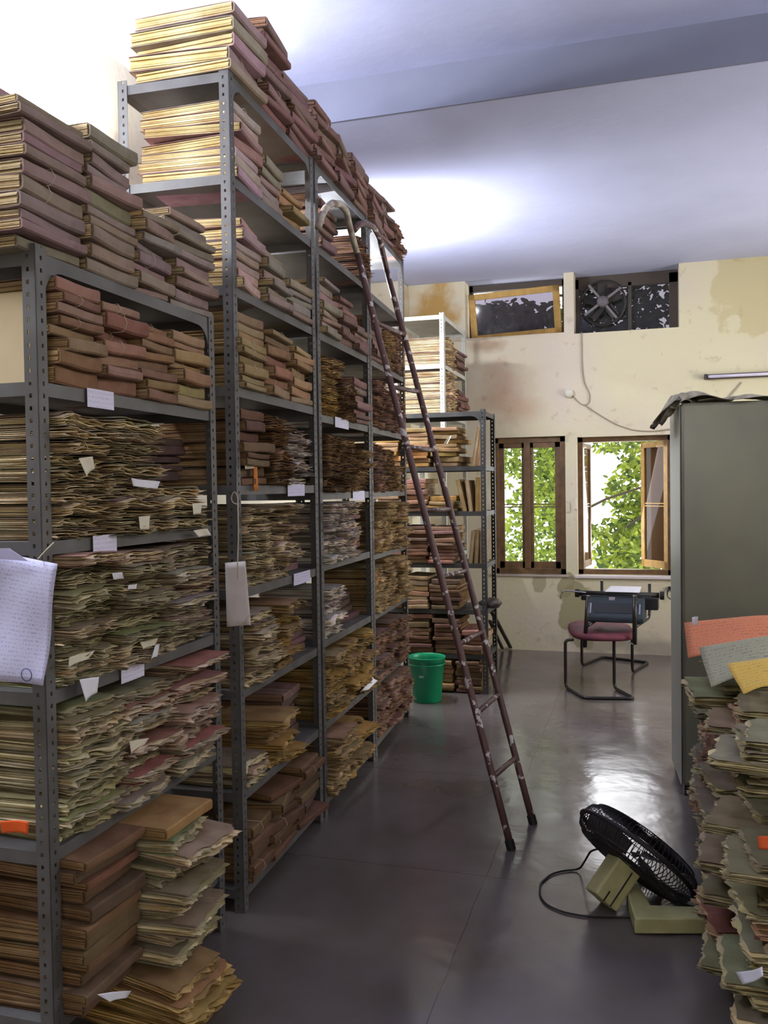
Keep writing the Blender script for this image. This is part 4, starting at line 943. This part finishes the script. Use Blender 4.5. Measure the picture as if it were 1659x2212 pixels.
# ================================================================= FALLEN FAN
fn = thing('pedestal_fan', 'fallen cream fan with dark round wire grille lying on the floor', 'fan', (.0, 3.4, 0)); fo = fn.location.copy()
R = AR.copy(); R.z = 0; R.normalize(); F = Vector((-R.y, R.x, 0)); Zv = Vector((0, 0, 1))
zt = .062
base_px = [(1352, 1896), (1371, 1897), (1385, 1918), (1406, 1954), (1519, 1958), (1529, 1984), (1371, 1983), (1358, 1940)]
b = MB(); b.prism([PZ(x, y, zt) - fo for x, y in base_px][::-1], (0, 0, -.058)); b.build('base', M['fan_cream'], fn, bevel=.006)
for x, y in ((1375, 2003), (1522, 2004)):
    b = MB(); q = PZ(x, y, .012) - fo; b.tube([q + Vector((0, -.012, 0)), q + Vector((0, .01, 0))], .011, 10); b.build('foot', M['rubber'], fn)
b = MB(); q0, q1 = PZ(1490, 1992, .03) - fo, PZ(1525, 1992, .03) - fo; b.prism([q0 + Vector((0, -.004, -.004)), q1 + Vector((0, -.004, -.004)), q1 + Vector((0, -.004, .006)), q0 + Vector((0, -.004, .006))], (0, .003, 0)); b.build('slot', M['black'], fn)
rad = .245
e1 = (R * .735 - Zv * .678).normalized(); nrm = ((R * .66 + Zv * .72) * .95 + F * .30); nrm = (nrm - e1 * nrm.dot(e1)).normalized(); e2 = nrm.cross(e1)
cen = Vector((.135, 3.50, .008)) - e1 * rad * .985 - Vector((0, 0, -.005))
cen_l = cen - fo
def cage(sign, depth):
    b = MB(); n = 80
    for k in range(n):
        a = 2 * math.pi * k / n; d = e1 * math.cos(a) + e2 * math.sin(a)
        pts = [cen_l + d * (rad * s) + nrm * (sign * depth * w) for s, w in ((.16, 1.0), (.5, .98), (.8, .86), (.95, .55), (1.0, .12))]
        b.tube(pts, .0019, 4, cap=False)
    for s, w in ((.16, 1.0), (.42, .99), (.66, .94), (.86, .80)):
        b.tube([cen_l + (e1 * math.cos(t * math.pi / 20) + e2 * math.sin(t * math.pi / 20)) * rad * s + nrm * sign * depth * w for t in range(40)], .002, 4, closed=True)
    return b
cage(1, .075).build('front_grille', M['fan_dark'], fn); cage(-1, .065).build('rear_grille', M['fan_dark'], fn)
b = MB(); b.tube([cen_l + (e1 * math.cos(t * math.pi / 24) + e2 * math.sin(t * math.pi / 24)) * rad for t in range(48)], .009, 8, closed=True); b.build('rim', M['fan_dark'], fn, smooth=True)
b = MB(); Rm = Matrix((e1, e2, nrm)).transposed(); b.lathe([(0, .078), (.035, .078), (.04, .072), (.04, .066), (0, .066)], cen_l, 24, Rm); b.build('grille_cap', M['fan_dark'], fn)
for k in range(3):
    a0 = k * 2 * math.pi / 3 + .5; b = MB()
    def bl(s, t):
        r_ = .03 + .185 * s; a = a0 + (t - .5) * (.5 + .75 * math.sin(math.pi * min(1, s * 1.1 + .08))); 
        return cen_l + (e1 * math.cos(a) + e2 * math.sin(a)) * r_ + nrm * ((t - .5) * .05)
    b.sheet(bl, 8, 6, .002); b.build('fan_blade', mat('fan_blade_grey', (.10, .09, .10), .35) if k == 0 else bpy.data.materials['fan_blade_grey'], fn, smooth=True)
# motor housing: a long cream box standing out of the rear grille
ms = cen_l - nrm * .055; me_ = cen_l - nrm * .225; wax = e1; hax = e2
b = MB(); sx, sy = .055, .05
v8 = [c_ + wax * sx * k * a - e1 * .015 + hax * sy * k * c for c_, k in ((ms, 1.0), (me_, .98)) for a, c in ((-1, -1), (1, -1), (1, 1), (-1, 1))]
b.add(v8, [(3, 2, 1, 0), (4, 5, 6, 7), (0, 1, 5, 4), (1, 2, 6, 5), (2, 3, 7, 6), (3, 0, 4, 7)]); hous = b.build('motor_housing', M['fan_cream'], fn, bevel=.008)
for dz in (-.25, .35):
    b = MB(); q0 = ms - nrm * .02 - hax * (sy + .0005) + wax * sx * dz - e1 * .015; q1 = me_ + nrm * .0 - hax * (sy + .0005) + wax * sx * dz - e1 * .015
    if dz < 0: q0 = q0 + (q1 - q0) * .72
    b.tube([q0, q1], .003, 6); b.build('groove', M['black'], hous)
b = MB(); b.tube([me_ - fo * 0 + nrm * .08 + wax * (sx - .02), PZ(1356, 1905, .06) - fo], .02, 10); b.build('neck', M['fan_dark'], fn)
cp = [(1298, 1832), (1276, 1838), (1262, 1862), (1252, 1878), (1215, 1881), (1190, 1888), (1167, 1908), (1166, 1935), (1180, 1955), (1215, 1970), (1260, 1979), (1320, 1981), (1372, 1982)]
b = MB(); pts = [PZ(x, y, .20 - .0 if k == 0 else .16 if k == 1 else .06 if k == 2 else .005) - fo for k, (x, y) in enumerate(cp)]
b.tube(fillet(pts, .03, 3), .004, 6); b.build('power_cord', M['rubber'], fn)
b = MB(); b.tube(fillet([PZ(x, y, .005) - fo for x, y in ((1455, 1946), (1480, 1955), (1530, 1966), (1590, 1970), (1620, 1972))], .03, 3), .004, 6); b.build('power_cord', M['rubber'], fn)

# ================================================================= STEEL CUPBOARD ON THE RIGHT
def cab_mat():
    m = mat('olive_hammered_enamel', (.20, .19, .125), .30, spec=.7, noise=(.165, .155, .12), noise_scale=3, bump=.12, bump_scale=2.5); return m
cb = thing('steel_cupboard', 'tall olive-grey steel cupboard on the right with rubbish on top', 'cupboard', (.185, 4.66, 0), math.radians(4.5))
M['cab'] = cab_mat(); M['cab_side_lit'] = mat('lit_cupboard_side', (.30, .31, .26), .4)  # side paler than the body: light on that face put into colour
b = MB(); b.span((0, 0, .05), (.92, .46, 2.015)); b.build('body', M['cab'], cb, bevel=.018)
b = MB(); b.span((-.004, .01, .05), (.0, .45, 2.0)); b.build('side_panel', M['cab_side_lit'], cb, bevel=.002)
for x in (.01, .85):
    for y in (.01, .39): b = MB(); b.span((x, y, 0), (x + .06, y + .06, .055)); b.build('leg', M['black'], cb)
# dusty rags and papers on top and hanging over the edge
rr_ = random.Random(3)
def crumple(name, label, c, sx, sy, h, m, cat='rag', n=12, drape=0.0, seed=1, folds=1.0):
    r_ = random.Random(seed); ph = [r_.random() * 6.28 for _ in range(8)]
    def fnc(a, e):
        x, y = (a - .5) * sx, (e - .5) * sy; k = math.sin(a * math.pi) * .7 + .3
        z = h * (.5 + .25 * math.sin(a * 9 * folds + ph[0] + e * 4) + .25 * math.sin(e * 11 * folds + ph[1] - a * 3)) * k + .004
        x2 = x + .02 * math.sin(e * 12 + ph[2]) * (1 if a in (0, 1) else .3); y2 = y + .02 * math.sin(a * 14 + ph[3])
        if drape and x < drape: z -= (drape - x) * .8; x2 = drape - (drape - x) * .75 + .012 * math.sin(e * 15)
        return (x2, y2, z)
    b = MB(); b.sheet(fnc, n, n, .0015); o = b.build(name, m, None, smooth=True); o.location = c; return tag(o, label, cat)
crumple('rag', 'dusty dark rag draped over the near corner of the cupboard', (.22, 4.80, 2.017), .42, .30, .06, M['rag'], drape=-.06, seed=4, n=20)
crumple('rag', 'small dark crumpled cloth hanging left of the cupboard top corner', (.155, 4.74, 2.0), .20, .16, .08, M['rag'], drape=.02, seed=15, n=14)
crumple('rag', 'long dusty cloth strip lying along the front top edge of the cupboard', (.50, 4.74, 2.017), .42, .14, .03, M['rag'], seed=8)
crumple('rag', 'small crumpled dusty cloth on the cupboard, right end of the strip', (.78, 4.76, 2.017), .14, .12, .035, M['rag'], seed=11)

# ================================================================= LOOSE SHEETS, SLIPS AND TAGS
def slip(name, label, corners, plane, m, bend=.01, cat='paper', ripple=0, seed=0, nu=6, nv=6, group=None):
    """corners: four picture points (tl,tr,br,bl) put on a plane of the room: ('u',value) or ('v',value) or ('z',value)"""
    FN = {'u': PU, 'v': PV, 'z': PZ}; pl = plane if isinstance(plane, list) else [plane] * 4
    P = [FN[q[0]](x, y, q[1]) for q, (x, y) in zip(pl, corners)]
    c = sum(P, Vector()) / 4; n = (P[1] - P[0]).cross(P[3] - P[0]).normalized(); r_ = random.Random(seed); p1, p2 = r_.random() * 6, r_.random() * 6
    def fnc(a, e):
        p = P[0] * (1 - a) * (1 - e) + P[1] * a * (1 - e) + P[2] * a * e + P[3] * (1 - a) * e
        k = bend * math.sin(a * math.pi) * 1 + ripple * (math.sin(a * 7 + e * 3 + p1) + math.sin(e * 8 - a * 2 + p2))
        return p - c + n * k
    b = MB(); b.sheet(lambda a, e: fnc(a, 1 - e), nu, nv, .0007); o = b.build(name, m, None, smooth=True); o.location = c
    return tag(o, label, cat, group)
# the letter hanging at the left edge
lt = slip('hanging_letter', 'bluish printed letter hanging from a string at the far left post', [(-60, 1185), (124, 1218), (93, 1481), (-60, 1465)], ('v', 1.80), M['letter'], ripple=.004, nu=16, nv=16, cat='letter')
c0 = lt.location
b = MB(); b.tube([PV(82, 1207, 1.795) - c0, PV(100, 1187, 1.81) - c0, PV(116, 1172, 1.84) - c0], .0016, 5); b.build('string', M['twine'], lt)
b = MB(); q = PV(60, 1457, 1.79) - c0
b.lathe([(.014, 0), (.017, .001), (.014, .002)], q + Vector((0, -.004, 0)), 20, Matrix.Rotation(math.pi / 2, 3, 'X')); b.build('round_stamp', mat('stamp_ink', (.14, .14, .32), .8), lt)
b = MB(); vv = [PV(x, y, 1.79) - c0 for x, y in ((-60, 1186), (20, 1184), (62, 1212), (-60, 1203))]; b.prism(vv, (0, -.002, 0)); b.build('folded_corner', mat('letter_back', (.42, .40, .58), .8), lt)
# the tag card between the first two racks
tg = slip('tag_card', 'long white card tag hanging on a string between the first two racks', [(486, 1216), (530, 1212), (542, 1350), (490, 1354)], ('v', 2.90), M['cream'], bend=.003, cat='tag', nu=6, nv=10)
tg.data.materials.clear(); tg.data.materials.append(mat('card_white', (.86, .79, .77), .8, noise=(.76, .68, .66), noise_scale=14))
c0 = tg.location; b = MB(); b.tube([PV(514, 1252, 2.893) - c0, PV(513, 1215, 2.893) - c0, PV(515, 1150, 2.90) - c0, PV(514, 1085, 2.91) - c0], .0022, 5)
b.tube(fillet([PV(x, y, 2.91) - c0 for x, y in ((514, 1090), (500, 1085), (500, 1070), (507, 1060), (514, 1075), (514, 1090))], .02, 3), .002, 5); b.build('string', M['twine'], tg)
b = MB(); b.tube([PV(x, y, 2.888) - c0 for x, y in ((491, 1322), (500, 1340), (514, 1349), (528, 1343), (539, 1328))], .0012, 4); b.build('pocket_seam', M['twine'], tg)
SL = [
 ('torn cream slip sticking out of the second shelf, left part, nearest rack', [(170, 990), (200, 986), (205, 1012), (188, 1030)], 'cream'),
 ('white slip poking out on the second shelf beside the dark gap, nearest rack', [(284, 1033), (346, 1040), (340, 1056), (288, 1050)], 'white'),
 ('small hanging slip in the middle of the second shelf, nearest rack', [(300, 1116), (324, 1114), (322, 1144), (303, 1144)], 'cream'),
 ('cream slip hanging at the right of the second shelf, nearest rack', [(416, 1088), (436, 1086), (434, 1110), (418, 1112)], 'cream'),
 ('folded slip at the bottom right of the second shelf, nearest rack', [(418, 1146), (448, 1142), (456, 1156), (430, 1160)], 'cream'),
 ('small white slip at the top of the third shelf, nearest rack', [(242, 1238), (264, 1236), (268, 1250), (246, 1252)], 'white'),
 ('tiny white slip just right of centre on the third shelf, nearest rack', [(278, 1264), (296, 1262), (294, 1272), (276, 1274)], 'white'),
 ('narrow slip drooping at the left of the third shelf, nearest rack', [(157, 1284), (170, 1278), (182, 1300), (166, 1306)], 'cream'),
 ('cream slip curling from the lower left of the third shelf, nearest rack', [(150, 1420), (205, 1406), (190, 1424), (148, 1442)], 'cream'),
 ('wide slip near the lower right of the third shelf, nearest rack', [(303, 1388), (342, 1378), (334, 1394), (310, 1402)], 'cream'),
 ('narrow slip hanging above the third shelf label, nearest rack', [(336, 1394), (345, 1392), (340, 1418), (326, 1426)], 'white'),
 ('torn bluish white sheet hanging over the third shelf edge, nearest rack', [(172, 1468), (214, 1462), (210, 1496), (186, 1516)], 'white'),
 ('torn cream tab in the middle of the fourth shelf, nearest rack', [(280, 1602), (322, 1594), (306, 1618), (284, 1630)], 'cream'),
 ('pale sheet corner on the slumped pile at the foot of the nearest rack', [(210, 2148), (284, 2140), (274, 2156), (238, 2164)], 'white'),
]
for k, (lb, c, m) in enumerate(SL): slip('paper_slip', lb, c, ('u', -1.435 if k < 13 else -1.25), M[m], bend=.006, seed=k, cat='paper slip', group='loose slips sticking out of the files')
o_ = slip('orange_slip', 'bright orange slip glowing between files at the far left edge', [(0, 1774), (62, 1776), (60, 1803), (4, 1800)], ('v', 1.855), mat('orange_card', (.75, .10, .01), .7), cat='paper slip')
slip('orange_slip', 'orange strip standing at the left of the second rack, eye level', [(549, 990), (555, 998), (558, 1060), (549, 1060)], ('u', -1.45), mat('orange_strip', (.62, .20, .03), .7), cat='paper slip')
slip('paper_slip', 'cream torn slip beside the orange strip on the second rack', [(528, 996), (547, 994), (550, 1012), (530, 1014)], ('u', -1.45), M['cream'], cat='paper slip', group='loose slips sticking out of the files')
slip('paper_slip', 'bright sheet curling out on the ladder rack, second shelf from bottom', [(806, 1462), (816, 1470), (796, 1490), (778, 1496)], ('u', -1.46), M['white'], cat='paper slip', group='loose slips sticking out of the files')
slip('paper_slip', 'torn yellow tag hanging from the top shelf of the low far rack', [(968, 944), (975, 941), (966, 960), (958, 960)], ('v', 6.55), M['cream'], cat='paper slip', group='loose slips sticking out of the files')
slip('paper_slip', 'pale blue-white sheet under the pile at the lower right corner', [(1588, 2100), (1646, 2088), (1648, 2106), (1604, 2126)], ('u', .235), M['white'], cat='paper slip', group='loose slips sticking out of the files')
slip('orange_slip', 'red-orange tab sticking out at the right edge, low rack', [(1636, 1806), (1680, 1802), (1680, 1838), (1638, 1834)], ('u', .24), bpy.data.materials['orange_card'], cat='paper slip')
# sheets on top of the right-hand piles
slip('paper_sheet', 'large orange written sheet on top of the right-hand pile', [(1478, 1348), (1700, 1330), (1700, 1400), (1486, 1420)], [('v', 3.75), ('v', 3.75), ('v', 3.42), ('v', 3.42)], M['orange_sheet'], bend=-.012, ripple=.003, nu=12, nv=10, cat='sheet')
slip('paper_sheet', 'grey-green written sheet curving over the right-hand pile', [(1510, 1402), (1700, 1372), (1700, 1450), (1536, 1482)], [('v', 3.35), ('v', 3.35), ('v', 2.95), ('v', 2.95)], M['grey_sheet'], bend=-.010, ripple=.003, nu=12, nv=10, cat='sheet')
slip('paper_sheet', 'yellow written card lying over the grey sheet at the right edge', [(1570, 1436), (1700, 1420), (1700, 1480), (1606, 1498)], [('v', 2.98), ('v', 2.98), ('v', 2.70), ('v', 2.70)], M['yellow_sheet'], bend=-.006, ripple=.002, nu=10, nv=8, cat='sheet')
slip('paper_slip', 'small white corner poking above the orange sheet on the right', [(1495, 1334), (1508, 1332), (1506, 1350), (1495, 1352)], ('v', 3.56), M['white'], cat='paper slip', group='loose slips sticking out of the files')

# ================================================================= OUTSIDE: foliage
def tree(name, label, cx, cy, trunk_h, blobs, nleaf, size, m, seed, branches=()):
    r_ = random.Random(seed); t = thing(name, label, 'tree', (cx, cy, 0))
    b = MB(); b.tube([(0, 0, -3), (.05, 0, 0), (.1, .1, trunk_h)], [.14, .12, .08], 8); b.build('trunk', M['bark'], t)
    for br in branches:
        b = MB(); b.tube([Vector(p) - Vector((cx, cy, 0)) for p in br], [.02, .017, .014, .009][:len(br)], 6); b.build('branch', M['bark'], t)
    b = MB(); tot = sum(q[3] * q[4] * q[5] for q in blobs)
    for q in blobs:
        k = int(nleaf * q[3] * q[4] * q[5] / tot)
        for _ in range(k):
            while True:
                d = Vector((r_.uniform(-1, 1), r_.uniform(-1, 1), r_.uniform(-1, 1)))
                if d.length < 1: break
            p = Vector((q[0] - cx + d.x * q[3], q[1] - cy + d.y * q[4], q[2] + d.z * q[5]))
            s = size * r_.uniform(.6, 1.3); ax = Vector((r_.uniform(-1, 1), r_.uniform(-.5, .5), r_.uniform(-1, .3))).normalized(); n = Vector((r_.uniform(-.6, .6), -1, r_.uniform(-.7, .9))).normalized()
            sd = ax.cross(n).normalized(); n2 = sd.cross(ax)
            tt = r_.random()
            b.add([p, p + ax * s * .35 + sd * s * .22 + n2 * s * .05, p + ax * s * .8 + sd * s * .16, p + ax * s, p + ax * s * .75 - sd * s * .18, p + ax * s * .3 - sd * s * .22 + n2 * s * .05],
                  [(0, 1, 2, 3), (0, 3, 4, 5)], tt)
    b.build('foliage', m, t, tint=True)
    return t
# broad-leaved tree seen through the two lower windows
tree('leafy_tree', 'bright sunlit leafy tree filling the open window', 1.9, 11.6, 2.0,
     [(.05, 10.6, .95, .42, .4, .30), (.25, 10.9, 1.4, .35, .4, .35), (.15, 10.8, 1.85, .40, .3, .16), (.0, 10.7, .6, .6, .4, .22), (-.05, 10.9, 1.25, .3, .3, .2), (.25, 11, 2.25, .4, .4, .25), (-.15, 11, 2.3, .5, .3, .10), (-.33, 10.7, .92, .32, .35, .32), (-.22, 10.8, 1.55, .24, .3, .26), (-.35, 10.8, 2.1, .28, .3, .09), (-.12, 10.8, 1.95, .16, .3, .2)], 4200, .085, M['leaf'], 5,
     branches=[[(-.8, 10.4, 1.25), (-.4, 10.4, 1.45), (0, 10.4, 1.58), (.5, 10.5, 1.6)], [(-.2, 10.4, 1.1), (.05, 10.4, 1.3), (.3, 10.5, 1.55)]])
tree('leafy_tree', 'greener tree seen through the closed window on the left', -2.9, 11.8, 2.2,
     [(-1.75, 10.8, 1.95, .3, .4, .4), (-1.25, 10.7, 1.2, .45, .4, .5), (-1.2, 10.9, 1.95, .4, .4, .45), (-1.75, 10.6, .75, .35, .4, .3), (-1.1, 10.8, .6, .4, .3, .3), (-1.0, 11.2, 1.6, .3, .3, .6)], 3200, .075, M['leaf'], 9)
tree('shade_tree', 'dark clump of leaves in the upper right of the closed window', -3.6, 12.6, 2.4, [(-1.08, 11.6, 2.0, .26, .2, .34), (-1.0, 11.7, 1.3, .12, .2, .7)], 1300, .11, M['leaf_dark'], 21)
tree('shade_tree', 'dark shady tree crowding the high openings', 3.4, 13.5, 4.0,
     [(-1.9, 12.2, 3.78, 1.2, .5, .42), (-2.6, 12.2, 3.76, .8, .5, .42), (-.45, 12.2, 4.0, .75, .22, .5), (.25, 12.4, 4.0, .5, .10, .5)], 4000, .13, M['leaf_dark'], 13)

# odds and ends leaning beside the low far rack
for k, (lb, a, c, w) in enumerate((('dark wooden plank leaning on the right side of the low far rack', (1062, 1325), (1103, 1402), .035), ('shorter dark plank behind it, leaning the same way by the rack', (1058, 1345), (1085, 1404), .03))):
    p, q = PV(*a, 6.95 + .06 * k), PZ(*c, .004); d = q - p; b = MB(); x = d.normalized(); y = Vector((0, 1, 0)).cross(x).normalized(); z = x.cross(y); Rk = Matrix((x, y, z)).transposed()
    b.box((0, 0, 0), (d.length, w, .015), Rk); o = b.build('wooden_plank', M['wood_dark'], bevel=.002); o.location = (p + q) / 2 + Vector((0, 0, .016)); tag(o, lb, 'plank')
def blob_mb(sx, sy, sz, seed, n=18, m=12):
    r_ = random.Random(seed); ph = [r_.random() * 6 for _ in range(4)]; b = MB(); vs = []
    for i in range(m + 1):
        t = math.pi * i / m
        for k in range(n):
            a = 2 * math.pi * k / n; w = 1 + .14 * math.sin(3 * a + ph[0] + 2 * t) + .10 * math.sin(5 * a + ph[1] - 3 * t)
            vs.append((sx * math.sin(t) * math.cos(a) * w, sy * math.sin(t) * math.sin(a) * w, sz * math.cos(t) * (1 + .1 * math.sin(2 * a + ph[2]))))
    b.add(vs, [(i * n + k, (i + 1) * n + k, (i + 1) * n + (k + 1) % n, i * n + (k + 1) % n) for i in range(m) for k in range(n)]); return b
q = PV(1062, 1318, 6.68); o = blob_mb(.085, .07, .04, 3).build('cloth_bundle', M['wood_dark'], smooth=True); o.location = (q.x, q.y, .65 + .05); tag(o, 'black cloth bundle poking out past the post of the low far rack', 'bundle')
